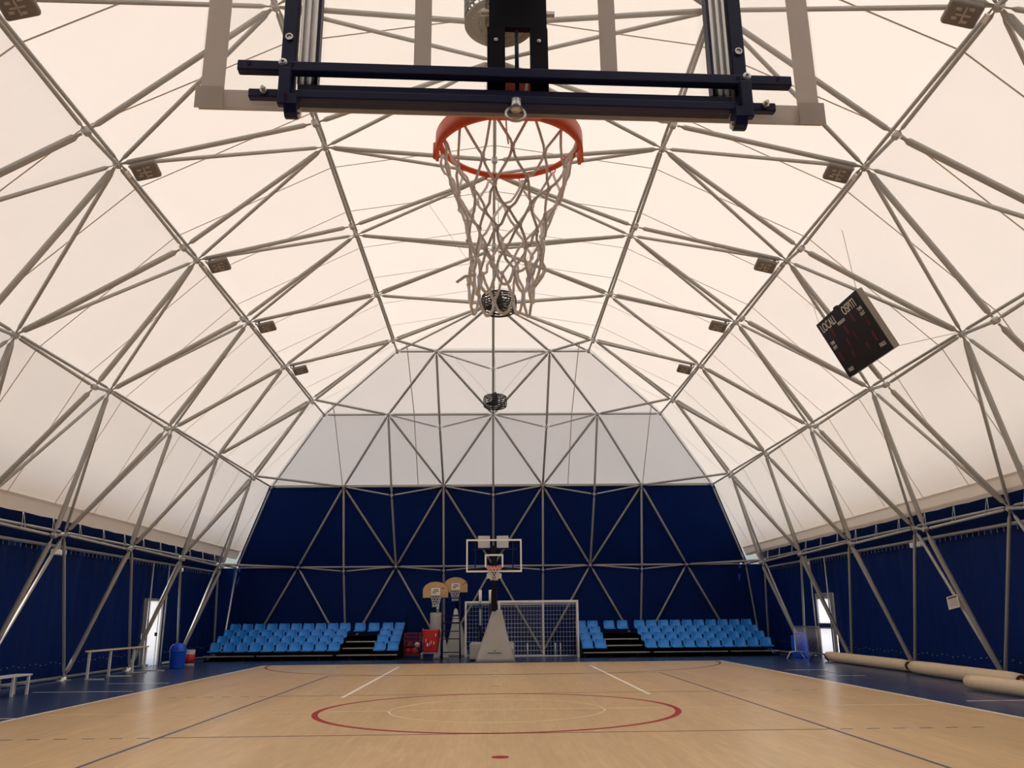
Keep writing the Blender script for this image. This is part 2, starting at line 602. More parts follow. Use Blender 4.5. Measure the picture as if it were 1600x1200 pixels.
for s, nm in ((-1, 'left'), (1, 'right')):
    w = struct(obj('wall_' + nm, wavy(s), 'blue_wall', None, True), 'dark blue curtain wall on the %s side' % nm)
    bm = bmesh.new()
    for (xa, za), (xb, zb) in (((11.78, 3.43), (11.0, 4.25)), ((11.0, 4.25), (10.78, 4.9))):
        bm.faces.new([bm.verts.new(q) for q in ((s * xa, -6.4, za), (s * xa, 36.7, za), (s * xb, 36.25, zb), (s * xb, -6.4, zb))])
    obj('upper_curtain', bm, 'blue_wall', w)
    # hanging eyelet hooks under the curtain rail and lacing studs along the bottom
    bm = bmesh.new()
    bm2 = bmesh.new()
    for i in range(96):
        yy = 12 + i * 0.26
        box(bm, s * 11.70 - 0.008, s * 11.70 + 0.008, yy - 0.006, yy + 0.006, 3.29, 3.42)
        zz = 0.42 + 0.03 * math.sin(i * 1.7)
        if not (29.5 < yy < 31.3):
            box(bm2, s * 11.74 - 0.01, s * 11.74 + 0.01, yy - 0.008, yy + 0.008, zz, zz + 0.022)
    h = obj('curtain_hooks', bm, 'steel', w); h['kind'] = 'stuff'
    h = obj('lacing_studs', bm2, 'lamp_pale', w); h['kind'] = 'stuff'
    struct(obj('trim_%d' % (1 if s < 0 else 2), ntube([(s * 11.66, -6.2, 3.43), (s * 11.66, 36.9, 3.43)], 0.045, 8), 'steel', None, True), 'steel curtain rail on the %s wall' % nm)
    yd = 29.62 if s < 0 else 29.88
    bm = ntube([(s * 11.5, -6.2, 0.07), (s * 11.5, yd, 0.07)], 0.04, 8)
    tube(bm, [(s * 11.5, yd + 1.4, 0.07), (s * 11.5, 36.7, 0.07)], 0.04, 8)
    struct(obj('baseboard_' + nm, bm, 'steel', None, True), 'steel ground tube along the %s wall' % nm)
for far, nm in ((True, 'far'), (False, 'near')):
    yy = (lambda u: YR + u) if far else (lambda u: YN - u)
    bm = bmesh.new()
    a, b, c = (9.26, 6.80), (10.92, 3.60), (11.50, 0.0)
    N = 24
    top = [bm.verts.new((-9.26 + 18.52 * i / N, yy(a[0]), a[1])) for i in range(N + 1)]
    mid = [bm.verts.new((-10.92 + 21.84 * i / N, yy(b[0]), b[1])) for i in range(N + 1)]
    mid2 = [bm.verts.new((-11.85 + 23.7 * i / N, yy(b[0]), b[1] - 0.01)) for i in range(N + 1)]
    bot = [bm.verts.new((-11.85 + 23.7 * i / N, yy(c[0]), c[1])) for i in range(N + 1)]
    for r0, r1 in ((top, mid), (mid2, bot)):
        for i in range(N):
            bm.faces.new((r0[i], r0[i + 1], r1[i + 1], r1[i]))
    w = struct(obj('wall_' + nm, bm, 'blue_wall'), 'dark blue membrane wall at the %s end' % nm)
    obj('top_rail', ntube([(-9.2, yy(9.20), 6.80), (9.2, yy(9.20), 6.80)], 0.035, 8), 'steel', w, True)

# ------------------------------------------------------------------ structure: space frame
def strut_mesh():
    bm = bmesh.new()
    n = 10
    rings = []
    for t, rx, ry in ((0, .55, .22), (0.022, .6, .22), (0.04, 1, 1), (0.96, 1, 1), (0.978, .6, .22), (1, .55, .22)):
        rings.append([bm.verts.new((rx * math.cos(2 * PI * k / n), ry * math.sin(2 * PI * k / n), t)) for k in range(n)])
    for a, b in zip(rings, rings[1:]):
        for k in range(n):
            bm.faces.new((a[k], a[(k + 1) % n], b[(k + 1) % n], b[k]))
    bm.faces.new(list(reversed(rings[0])))
    bm.faces.new(rings[-1])
    me = bpy.data.meshes.new('strut')
    bm.to_mesh(me)
    bm.free()
    me.polygons.foreach_set('use_smooth', [True] * len(me.polygons))
    me.materials.append(M['steel'])
    return me
STRUT = strut_mesh()
_b = lathe([(0, -0.07), (0.045, -0.07), (0.06, -0.05), (0.06, 0.05), (0.045, 0.07), (0, 0.07)], 10)
JOINT = bpy.data.meshes.new('joint')
_b.to_mesh(JOINT)
_b.free()
JOINT.materials.append(M['steel'])
FRAMES = {k: group_empty(k, v) for k, v in (
    ('ceiling_frame_left', 'grey steel tube space frame, left half of the vault'),
    ('ceiling_frame_right', 'grey steel tube space frame, right half of the vault'),
    ('wall_frame_left', 'grey steel legs of the space frame on the left side'),
    ('wall_frame_right', 'grey steel legs of the space frame on the right side'),
    ('wall_frame_far', 'grey steel tube space frame of the far end'))}
done = set()
def strut(fr, a, b, r):
    a, b = Vector(a), Vector(b)
    key = tuple(sorted((tuple(round(v, 2) for v in a), tuple(round(v, 2) for v in b))))
    if key in done:
        return
    done.add(key)
    d = b - a
    L = d.length
    d.normalize()
    a = a + d * 0.07
    L -= 0.14
    # bolted end plates lie flat to the frame: keep one cross axis horizontal
    x = Vector((-d.y, d.x, 0))
    x = x.normalized() if x.length > 1e-4 else Vector((1, 0, 0))
    y = d.cross(x)
    mw = Matrix(((x.x * r, y.x * r, d.x * L, a.x), (x.y * r, y.y * r, d.y * L, a.y), (x.z * r, y.z * r, d.z * L, a.z), (0, 0, 0, 1)))
    inst('strut', STRUT, FRAMES[fr], mw)
jd = set()
def joint(fr, p, inner=None):
    k = tuple(round(v, 2) for v in p)
    if k in jd:
        return
    jd.add(k)
    ax = Vector((p[0], 0, p[2] - 2.5))
    if fr == 'wall_frame_far':
        ax = Vector((0, p[1] - YR + 0.01, p[2] - 2.5))
    if ax.length < 0.1:
        ax = Vector((0, 0, 1))
    q = ax.to_track_quat('Z', 'Y').to_matrix().to_4x4()
    inst('joint', JOINT, FRAMES[fr], Matrix.Translation(p) @ q)
HMAX = 11
def major(i, h):
    return (i + h) % 2 == 0
def nd(s, i, h):
    if h < -i or h > HMAX + (i % 2):
        return None
    if i == 5 and not major(i, h):
        return None
    u, z = (OUT if major(i, h) else INN)[i]
    return (s * u, YR - h * B / 2, z)
TH, TN, TL = (0.045, 0.046, 0.057, 0.056, 0.058, 0.05), 0.037, 0.033
for s, side in ((-1, 'left'), (1, 'right')):
    cf, wf = 'ceiling_frame_' + side, 'wall_frame_' + side
    for i in range(6):
        for h in range(-5, HMAX + 1):
            p = nd(s, i, h)
            if p is None:
                continue
            fr = cf if i < 4 else wf
            joint(fr, p)
            q = nd(s, i + 1, h) if i < 5 else None
            if q:
                strut(cf if i < 4 else wf, p, q, TH[i])
            if major(i, h):
                if i < 5:
                    q = nd(s, i, h + 2)
                    if q:
                        w = Vector((-(p[2] - 2.5), 0, p[0])).normalized() * (0.048 * s if i else 0.0)
                        strut(fr, Vector(p) + w, Vector(q) + w, TL)
                    for e in (-1, 1):
                        q = nd(s, i, h + e)
                        if q:
                            strut(fr, p, q, TL)
                for e in (-1, 1):
                    q = nd(s, i + 1, h + e) if i < 5 else None
                    if q:
                        strut(cf if i < 4 else wf, p, q, TN if i < 4 else 0.042)
    # foot plates
    for h in range(-5, HMAX + 1):
        p = nd(s, 5, h)
        if p:
            obj('foot_plate', nbox(p[0] - 0.14, p[0] + 0.14, p[1] - 0.12, p[1] + 0.12, 0.001, 0.03), 'steel', FRAMES[wf])
def gn(i, q):
    if abs(q) > i:
        return None
    if i == 5 and (i + q) % 2:
        return None
    u, z = (OUT if (i + q) % 2 == 0 else INN)[i]
    return (q * B / 2, YR + u, z)
G = 'wall_frame_far'
for i in range(0, 6):
    for q in range(-i, i + 1):
        p = gn(i, q)
        if p is None:
            continue
        if i:
            joint(G, p)
        t = gn(i + 1, q) if i < 5 else None
        if t:
            strut(G, p, t, 0.045)
        if (i + q) % 2 == 0:
            if 0 < i < 5:
                t = gn(i, q + 2)
                if t:
                    strut(G, p, t, 0.042)
                for e in (-1, 1):
                    t = gn(i, q + e)
                    if t:
                        strut(G, p, t, 0.03)
            for e in (-1, 1):
                t = gn(i + 1, q + e) if i < 5 else None
                if t:
                    strut(G, p, t, 0.048)
for s in (-1, 1):
    prev = nd(s, 0, 0)
    for i in range(1, 5):
        u, z = OUT[i]
        c = (s * u, YR + u, z)
        joint(G, c)
        strut(G, prev, c, 0.035)
        strut(G, nd(s, i, -i), c, 0.035)
        strut(G, gn(i, s * i), c, 0.035)
        strut(G, nd(s, i, -i), gn(i, s * i), 0.045)
        prev = c
    strut(G, prev, (s * 11.32, YR + 11.32, 0.06), 0.035)

# ties that pull the roof hem down to the eaves tube: small V ropes, each its own thing
TIE = None
tie_names = {}
bmt = bmesh.new()
tube(bmt, [(0.0, 0, 0.42), (-0.05, 0.075, 0.0)], 0.010, 5)
tube(bmt, [(0.0, 0, 0.42), (-0.05, -0.075, 0.0)], 0.010, 5)
TIE = bpy.data.meshes.new('tie_rope')
bmt.to_mesh(TIE); bmt.free(); TIE.materials.append(M['rope'])
bmt = lathe([(0, -0.07), (0.026, -0.07), (0.034, 0), (0.026, 0.09), (0, 0.09)], 8)
HOOK = bpy.data.meshes.new('tie_hook')
bmt.to_mesh(HOOK); bmt.free(); HOOK.materials.append(M['black'])
for s, nm in ((-1, 'left'), (1, 'right')):
    y = YR + 2 * B - B / 6
    while y > 14.5:
        mw = Matrix.Translation((s * 10.74, y, 3.56)) @ Matrix.Diagonal((s, 1, 1, 1))
        inst('tie_rope', TIE, FRAMES['wall_frame_' + nm], mw)
        inst('tie_hook', HOOK, FRAMES['wall_frame_' + nm], Matrix.Translation((s * 10.74, y, 3.98)))
        y -= B / 3
# small end tail: the eaves tube clamps the ties

# ------------------------------------------------------------------ structure: doors
def door(n, side, y0, y1, h, bars):
    x = side * 11.72
    w = group_empty('door_%d' % n, 'glazed exit door in the %s wall' % ('left' if side < 0 else 'right'))
    bm = bmesh.new()
    t = 0.07
    box(bm, x - 0.05, x + 0.05, y0 - t, y0, 0, h + t)
    box(bm, x - 0.05, x + 0.05, y1, y1 + t, 0, h + t)
    box(bm, x - 0.05, x + 0.05, y0, y1, h, h + t)
    obj('door_frame', bm, 'steel', w)
    for a, b in bars:
        obj('pane', nbox(x - 0.006, x + 0.006, y0 + 0.03, y1 - 0.03, a, b), 'pane', w)
    return w, x
d1, x = door(1, -1, 29.67, 31.0, 2.16, ((0.02, 2.14),))
obj('mullion', nbox(x - 0.03, x + 0.03, 30.72, 30.76, 0.0, 2.16), 'white', d1)
obj('door_handle', nbox(x + 0.01, x + 0.07, 30.55, 30.68, 0.98, 1.10, 0.015), 'black', d1)
d2, x = door(2, 1, 29.94, 31.2, 2.15, ((0.02, 1.02), (1.18, 2.02)))
obj('rail', nbox(x - 0.03, x + 0.03, 29.95, 31.19, 1.02, 1.18), 'navy', d2)
obj('rail', nbox(x - 0.03, x + 0.03, 29.95, 31.19, 2.02, 2.15), 'steel', d2)
obj('push_bar', ntube([(x - 0.09, 30.0, 1.02), (x - 0.09, 31.1, 1.02)], 0.02, 8), 'steel', d2, True)
for yy in (29.85, 31.3):
    for s in (-1, 1):
        o = obj('door_post', ntube([(s * 11.6, yy - (0.25 if s < 0 else 0), 0), (s * 11.6, yy - (0.25 if s < 0 else 0), 3.42)], 0.028, 8), 'steel', d1 if s < 0 else d2, True)


# ================================================================== THINGS
T = Matrix.Translation
# ------------------------------------------------------------------ near basketball hoop (seen from behind and below)
hp = thing('basketball_hoop', 'large glass backboard with orange rim and dark navy frame, overhead in front', 'basketball hoop', (-0.017, 2.122, 0), R(2.153))
bb = obj('backboard', nbox(-0.9, 0.9, 0.0, 0.012, 2.90, 3.95), 'glass', hp)
for a in ((-0.90, -0.835, 2.90, 3.95), (0.835, 0.90, 2.90, 3.95), (-0.835, 0.835, 2.90, 2.965), (-0.835, 0.835, 3.885, 3.95)):
    obj('border', nbox(a[0], a[1], 0.013, 0.016, a[2], a[3]), 'border', bb)
for a in ((-0.30, -0.25, 3.02, 3.47), (0.25, 0.30, 3.02, 3.47), (-0.25, 0.25, 3.42, 3.47), (-0.25, 0.25, 3.02, 3.05)):
    obj('target_square', nbox(a[0], a[1], 0.013, 0.016, a[2], a[3]), 'border', bb)
for sx in (-1, 1):
    o = obj('corner_pad', nbox(*(sorted((sx * 0.83, sx * 0.908))), -0.004, -0.001, 2.895, 2.965), 'border', bb)
ubm = obj('crossbar', nbox(-0.778, 0.786, -0.075, -0.046, 2.971, 3.002, 0.003), 'navy', hp)
lbm = obj('crossbar', nbox(-0.742, 0.731, -0.075, -0.052, 2.886, 2.912, 0.003), 'navy', hp)
lp = obj('lower_channel', prism([(-0.05, 2.903), (-0.003, 2.903), (-0.003, 2.955), (-0.018, 2.955), (-0.018, 2.945), (-0.05, 2.945)], 'x', -0.615, 0.615), 'navy', hp)
for sx in (-1, 1):
    upr = obj('upright', nbox(*sorted((sx * 0.628, sx * 0.668)), -0.045, -0.008, 2.90, 3.92, 0.003), 'navy', hp)
    for zz in (3.10, 3.45, 3.8):
        bm = lathe([(0, 0), (0.011, 0), (0.011, 0.006), (0.007, 0.006), (0.007, 0.002), (0, 0.002)], 16)
        bmesh.ops.transform(bm, matrix=T((sx * 0.648, -0.045, zz)) @ Matrix.Rotation(PI / 2, 4, 'X'), verts=bm.verts)
        obj('bolt', bm, 'steel_light', upr)
    ch = obj('channel_rail', nbox(*sorted((sx * 0.572, sx * 0.624)), -0.014, -0.004, 2.957, 3.92), 'steel_light', hp)
    for off in (0.578, 0.598, 0.617):
        obj('channel_lip', nbox(sx * off - 0.004, sx * off + 0.004, -0.036, -0.014, 2.957, 3.92), 'steel_light', ch)
    obj('channel_edge', nbox(*sorted((sx * 0.564, sx * 0.572)), -0.04, -0.004, 2.957, 3.92), 'navy', ch)
    br = obj('clamp', nbox(*sorted((sx * 0.626, sx * 0.658)), -0.098, -0.076, 2.852, 2.968, 0.003), 'navy', hp)
    lug = prism([(-0.098, 2.854), (-0.085, 2.832), (-0.07, 2.826), (-0.055, 2.830), (-0.045, 2.845), (-0.045, 2.884), (-0.098, 2.884)], 'x', *sorted((sx * 0.606, sx * 0.640)))
    lg = obj('lug', lug, 'navy', br)
    bm = lathe([(0, -0.022), (0.011, -0.022), (0.011, 0.022), (0, 0.022)], 14)
    bmesh.ops.transform(bm, matrix=T((sx * 0.62, -0.066, 2.842)) @ Matrix.Rotation(PI / 2, 4, 'Y'), verts=bm.verts)
    obj('lug_pin', bm, 'steel_light', br)
    bm = lathe([(0, 0), (0.012, 0), (0.012, 0.007), (0.006, 0.009), (0, 0.005)], 12)
    bmesh.ops.transform(bm, matrix=T((sx * 0.653, -0.075, 2.993)) @ Matrix.Rotation(PI / 2, 4, 'X'), verts=bm.verts)
    obj('bolt', bm, 'steel_light', ubm)
    for bx in (0.745, 0.628):
        bm = lathe([(0, 0), (0.006, 0), (0.006, 0.001), (0, 0.001)], 12)
        bmesh.ops.transform(bm, matrix=T((sx * bx, -0.0752, 2.990)) @ Matrix.Rotation(PI / 2, 4, 'X'), verts=bm.verts)
        obj('bolt_hole', bm, 'black', ubm)
    bm = lathe([(0, 0), (0.010, 0), (0.010, 0.008), (0.005, 0.008), (0.005, 0.02), (0, 0.02)], 8)
    bmesh.ops.transform(bm, matrix=T((sx * 0.70, -0.075, 2.904)) @ Matrix.Rotation(PI / 2, 4, 'X'), verts=bm.verts)
    obj('bolt', bm, 'steel_light', lbm)
# centre bracket: plate with a slot, rod inside, and the arm that carries the board
ctr = obj('centre_plate', nbox(-0.082, 0.086, -0.044, -0.022, 3.160, 3.80), 'black', hp)
for a in ((-0.087, -0.036), (0.037, 0.088)):
    obj('plate_leg', nbox(a[0], a[1], -0.044, -0.022, 2.95, 3.160), 'black', ctr)
obj('plate_rod', ntube([(-0.002, -0.035, 2.95), (-0.002, -0.035, 3.2)], 0.006, 8), 'navy', ctr, True)
for a in (-0.062, 0.062):
    bm = lathe([(0, 0), (0.006, 0), (0.006, 0.003), (0, 0.004)], 12)
    bmesh.ops.transform(bm, matrix=T((a, -0.044, 3.115)) @ Matrix.Rotation(PI / 2, 4, 'X'), verts=bm.verts)
    obj('bolt', bm, 'steel_light', ctr)
for a in (-0.094, 0.098):
    bm = lathe([(0, -0.012), (0.010, -0.012), (0.010, 0.012), (0, 0.012)], 6)
    bmesh.ops.transform(bm, matrix=T((a, -0.035, 3.215)) @ Matrix.Rotation(PI / 2, 4, 'Y'), verts=bm.verts)
    obj('bolt', bm, 'steel_light', ctr)
for sx in (-1, 1):
    obj('side_plate', nbox(sx * 0.075 - 0.008, sx * 0.075 + 0.008, -0.30, -0.022, 3.45, 3.80), 'black', ctr)
arm = obj('arm', prism([(-0.1, 3.45), (-0.1, 3.72), (-3.05, 3.2), (-3.05, 2.95)], 'x', -0.07, 0.07), 'navy', hp)
mast = obj('mast', nbox(-0.09, 0.09, -3.3, -3.0, 0.3, 3.3, 0.01), 'navy', hp)
bs = obj('base_cover', prism([(-0.75, 0.003), (0.75, 0.003), (0.75, 0.45), (0.25, 1.5), (-0.25, 1.5), (-0.75, 0.45)], 'y', -4.3, -2.75), 'grey_cover', hp)
# hook with ring under the lower bar
hk = obj('hook', lathe([(0, 2.872), (0.015, 2.872), (0.017, 2.882), (0.017, 2.903), (0, 2.903)], 16, -0.008, -0.064), 'steel_light', hp, True)
pts = [(-0.010 + 0.027 * math.cos(t), -0.068 + 0.006 * math.sin(t), 2.858 + 0.026 * math.sin(t)) for t in [2 * PI * k / 28 for k in range(28)]]
obj('hook_ring', ntube(pts, 0.0045, 8, True), 'steel_light', hk, True)
# rim
RC = (0.0, 0.385, 3.05)
rim = obj('rim', ntube([(RC[0] + 0.233 * math.cos(t), RC[1] + 0.233 * math.sin(t), RC[2]) for t in [2 * PI * k / 64 for k in range(64)]], 0.0105, 10, True), 'orange', hp, True)
bm = ring(bmesh.new(), RC[0], RC[1], 2.985, 3.055, 0.236, 0.246, PI - 0.12, 2 * PI + 0.12, 64)
obj('rim_skirt', bm, 'orange', rim, True)
obj('rim_bracket', prism([(0.014, 2.955), (0.014, 3.062), (0.17, 3.062), (0.17, 2.99), (0.05, 2.955)], 'x', -0.085, 0.085), 'orange', rim)
for sx in (-1, 1):
    pts = [(RC[0] + sx * 0.246 * math.cos(0.12), RC[1] + 0.246 * math.sin(0.12) + 0.004, z) for z in (3.055, 3.0)]
    obj('skirt_end', ntube(pts, 0.011, 8), 'orange', rim, True)
for k in range(12):
    t = 2 * PI * (k + 0.5) / 12
    x0, y0 = RC[0] + 0.233 * math.cos(t), RC[1] + 0.233 * math.sin(t)
    pts = [(x0 + 0.012 * math.cos(q) * math.sin(t), y0 - 0.012 * math.cos(q) * math.cos(t), 3.036 + 0.010 * math.sin(q)) for q in [2 * PI * j / 10 for j in range(10)]]
    obj('net_hook', ntube(pts, 0.0022, 5, True), 'orange', rim, True)
# net: a long loose diamond net that narrows and ends in loops
rn = random.Random(21)
NV = 12
lev = [(3.030, 0.231, 0.0), (2.905, 0.196, 0.010), (2.820, 0.165, 0.012), (2.745, 0.140, 0.012), (2.675, 0.122, 0.012), (2.605, 0.114, 0.013), (2.535, 0.112, 0.015)]
grid = []
for li, (z, r, j) in enumerate(lev):
    row = []
    for k in range(NV):
        t = 2 * PI * (k + (0.5 if li % 2 == 0 else 0.0)) / NV
        rr = r + rn.uniform(-j, j)
        row.append(Vector((RC[0] + rr * math.cos(t) + rn.uniform(-j, j) * 0.8 - 0.004 * li, RC[1] + rr * math.sin(t) + rn.uniform(-j, j) * 0.8, z + rn.uniform(-j, j) * 1.2)))
    grid.append(row)
bm = bmesh.new()
def cord(a, b, sag, r=0.0046):
    o = Vector((rn.uniform(-sag, sag), rn.uniform(-sag, sag), rn.uniform(-sag, 0.0)))
    o2 = Vector((rn.uniform(-sag, sag), rn.uniform(-sag, sag), rn.uniform(-sag, 0.0)))
    P = [a, a.lerp(b, 0.25) + o, a.lerp(b, 0.5) + o * 0.6 + o2 * 0.6, a.lerp(b, 0.75) + o2, b]
    tube(bm, P, r, 6)
for li in range(len(grid) - 1):
    for k in range(NV):
        a = grid[li][k]
        k2 = (k, (k + 1) % NV) if li % 2 == 0 else (k, (k - 1) % NV)
        for q in k2:
            cord(a, grid[li + 1][q], 0.012 if li == 0 else 0.007)
for row in grid[1:]:
    for p in row:
        tube(bm, [p + Vector((0, 0, 0.009)), p, p - Vector((0, 0, 0.009))], [0.004, 0.0085, 0.004], 6)
last = grid[-1]
for k in range(NV):
    a, b = last[k], last[(k + 1) % NV]
    dz = rn.choice((0.03, 0.05, 0.06, 0.045, 0.085))
    mid = (a + b) / 2
    P = []
    for i in range(9):
        t = i / 8
        P.append(a.lerp(b, t) + Vector((rn.uniform(-.002, .002), rn.uniform(-.002, .002), -dz * math.sin(PI * t) ** 0.7)))
    tube(bm, P, 0.005, 6)
tube(bm, [last[6], last[6] + Vector((-.03, 0, -.005)), last[6] + Vector((-.055, 0, -.025))], 0.005, 6)
tube(bm, [(-0.02, 0.21, 3.02), (-0.018, 0.212, 2.97), (-0.013, 0.213, 2.935)], 0.003, 5)
obj('net', bm, 'cord', hp, True)

# ------------------------------------------------------------------ far basketball hoop
fh = thing('basketball_hoop', 'white-framed glass backboard on a grey padded stand at the far end', 'basketball hoop', (0.0, 27.80, 0))
bb = obj('backboard', nbox(-0.87, 0.87, 0.012, 0.022, 2.93, 3.92), 'glass', fh)
for a in ((-0.90, -0.85, 2.90, 3.95), (0.85, 0.90, 2.90, 3.95), (-0.85, 0.85, 2.90, 2.955), (-0.85, 0.85, 3.895, 3.95)):
    obj('border', nbox(a[0], a[1], 0.0, 0.03, a[2], a[3]), 'white', bb)
for a in ((-0.30, -0.245, 3.05, 3.47), (0.245, 0.30, 3.05, 3.47), (-0.245, 0.245, 3.415, 3.47)):
    obj('target_square', nbox(a[0], a[1], 0.006, 0.011, a[2], a[3]), 'white', bb)
for sx in (-1, 1):
    u = obj('upright', nbox(sx * 0.61 - 0.02, sx * 0.61 + 0.02, 0.03, 0.07, 2.82, 3.88), 'navy', fh)
obj('crossbar', nbox(-0.75, 0.75, 0.07, 0.11, 2.98, 3.03), 'navy', fh)
obj('crossbar', nbox(-0.75, 0.75, 0.07, 0.11, 3.62, 3.66), 'navy', fh)
obj('centre_plate', nbox(-0.09, 0.09, 0.03, 0.16, 2.95, 3.75), 'black', fh)
for sx in (-1, 1):
    obj('lower_pad', nbox(*sorted((sx * 0.06, sx * 0.24)), 0.02, 0.06, 2.70, 2.86, 0.01), 'pad_white', fh)
rc = (0.0, -0.385, 3.05)
rm = obj('rim', ntube([(rc[0] + 0.233 * math.cos(t), rc[1] + 0.233 * math.sin(t), rc[2]) for t in [2 * PI * k / 40 for k in range(40)]], 0.011, 8, True), 'orange', fh, True)
obj('rim_skirt', ring(bmesh.new(), rc[0], rc[1], 2.97, 3.05, 0.236, 0.243, 0, PI, 32), 'orange', rm, True)
obj('rim_bracket', nbox(-0.12, 0.12, -0.17, 0.0, 2.93, 3.06, 0.01), 'orange', rm)
def small_net(cx, cy, z0, z1, r0, r1, n, levels, r):
    bm = bmesh.new()
    g = []
    for li in range(levels):
        f = li / (levels - 1)
        rr = r0 + (r1 - r0) * min(1, f * 1.4)
        g.append([Vector((cx + rr * math.cos(2 * PI * (k + 0.5 * (li % 2)) / n), cy + rr * math.sin(2 * PI * (k + 0.5 * (li % 2)) / n), z0 + (z1 - z0) * f)) for k in range(n)])
    for li in range(levels - 1):
        for k in range(n):
            for q in ((k, (k - 1) % n) if li % 2 == 0 else (k, (k + 1) % n)):
                tube(bm, [g[li][k], g[li + 1][q]], r, 4)
    return bm
obj('net', small_net(rc[0], rc[1], 3.04, 2.62, 0.228, 0.12, 12, 6, 0.009), 'cord_white', fh, True)
obj('arm', prism([(0.1, 3.05), (0.1, 3.4), (2.75, 2.0), (2.75, 1.7)], 'x', -0.08, 0.08), 'black', fh)
obj('arm', prism([(0.1, 3.55), (0.1, 3.68), (3.1, 2.3), (3.1, 2.15)], 'x', -0.05, 0.05), 'black', fh)
obj('mast', nbox(-0.10, 0.12, 2.9, 3.2, 0.3, 2.4, 0.01), 'navy', fh)
# padded cover: tapering wedge with folds
def cover(w0, w1, d0, d1, h, cx, cy, seed, folds=0.02, top_shift=0.0):
    rnd = random.Random(seed)
    bm = bmesh.new()
    n, L = 40, 14
    rows = []
    ph = [rnd.uniform(0, 6) for _ in range(4)]
    for j in range(L + 1):
        f = j / L
        hw = w0 + (w1 - w0) * f ** 0.9
        hd = d0 + (d1 - d0) * f
        row = []
        for k in range(n):
            t = 2 * PI * k / n
            c, s = math.cos(t), math.sin(t)
            e = 0.35
            x = hw * (abs(c) ** e) * (1 if c >= 0 else -1)
            y = hd * (abs(s) ** e) * (1 if s >= 0 else -1)
            w = folds * (1 - f) * (math.sin(3 * t + ph[0] + 6 * f) + math.sin(7 * t + ph[1] - 9 * f) * 0.6)
            row.append(bm.verts.new((cx + x * (1 + w) + top_shift * f, cy + y * (1 + w), 0.004 + h * f)))
        rows.append(row)
    for a, b in zip(rows, rows[1:]):
        for k in range(n):
            bm.faces.new((a[k], a[(k + 1) % n], b[(k + 1) % n], b[k]))
    bm.faces.new(rows[-1])
    bm.faces.new(list(reversed(rows[0])))
    return bm
cv = obj('padded_cover', cover(0.70, 0.17, 0.50, 0.22, 1.74, 0.02, 3.05, 3, 0.03, 0.09), 'grey_cover', fh, True)
obj('cover_mark', nbox(-0.22, 0.26, 2.548, 2.552, 0.30, 0.325), 'ink', cv)
obj('cover_mark', nbox(0.0, 0.04, 2.556, 2.560, 0.36, 0.40), 'ink', cv)
obj('base_box', nbox(-0.86, 0.72, 3.4, 4.7, 0.06, 0.62, 0.05), 'grey_cover', fh)
bm = lathe([(0, 0), (0.085, 0), (0.085, 0.05), (0.05, 0.05), (0.05, 0.02), (0, 0.02)], 18)
bmesh.ops.transform(bm, matrix=T((0.60, 3.39, 0.47)) @ Matrix.Rotation(PI / 2, 4, 'X'), verts=bm.verts)
obj('handwheel', bm, 'white', fh)

# ------------------------------------------------------------------ football goals
def goal(name, label, x0, x1, y, rz, h=2.08, depth=0.95):
    w = x1 - x0
    g = thing(name, label, 'goal', ((x0 + x1) / 2, y, 0), rz, 'goals standing against the far wall')
    hw = w / 2
    for s in (-1, 1):
        obj('post', nbox(s * hw - 0.04, s * hw + 0.04, -0.04, 0.04, 0.0, h, 0.008), 'white', g)
        pts = [(s * hw, 0, h - 0.02), (s * hw, depth * 0.55, h - 0.12), (s * hw, depth * 0.85, h * 0.5), (s * hw, depth, 0.03)]
        obj('side_stay', ntube(pts, 0.018, 6), 'white', g, True)
        obj('ground_bar', ntube([(s * hw, 0, 0.025), (s * hw, depth, 0.025)], 0.02, 6), 'white', g, True)
    obj('crossbar', nbox(-hw - 0.04, hw + 0.04, -0.04, 0.04, h - 0.04, h + 0.04, 0.008), 'white', g)
    obj('ground_bar', ntube([(-hw, depth, 0.025), (hw, depth, 0.025)], 0.02, 6), 'white', g, True)
    bm = bmesh.new()
    prof = [(0.02, h - 0.03), (depth * 0.55, h - 0.13), (depth * 0.85, h * 0.5), (depth, 0.05)]
    def pp(f):
        f *= 3
        i = min(2, int(f))
        t = f - i
        return (prof[i][0] + (prof[i + 1][0] - prof[i][0]) * t, prof[i][1] + (prof[i + 1][1] - prof[i][1]) * t)
    nx = 24
    for i in range(nx + 1):
        x = -hw + w * i / nx
        tube(bm, [(x, *pp(j / 9)) for j in range(10)], 0.006, 3, caps=False)
    for j in range(18):
        f = j / 17
        a = pp(f)
        tube(bm, [(-hw, a[0], a[1]), (hw, a[0], a[1])], 0.006, 3, caps=False)
        for s in (-1, 1):
            tube(bm, [(s * hw, 0.02, a[1]), (s * hw, a[0], a[1])], 0.006, 3, caps=False)
    n = obj('net', bm, 'cord_white', g)
    return g
goal('football_goal', 'white football goal behind the padded hoop stand, leftmost of the two', -1.10, 1.95, 34.4, R(-1.0), 2.07, 0.6)
goal('football_goal', 'white football goal standing next to the stand of seats beyond the hoop', 0.21, 3.23, 33.6, R(0.3), 2.07, 0.7)
# training poles stored inside the goal
for i, x in enumerate((1.32, 2.42, 2.62)):
    o = obj('short_post', ntube([(x, 34.55, 0.003), (x, 34.55, 0.5)], 0.028, 8), 'white', None, True)
    tag(o, ('short white post inside the goal, leftmost of three', 'short white post inside the goal, middle of three', 'short white post inside the goal, rightmost of three')[i], 'post', 'short posts in the goal')

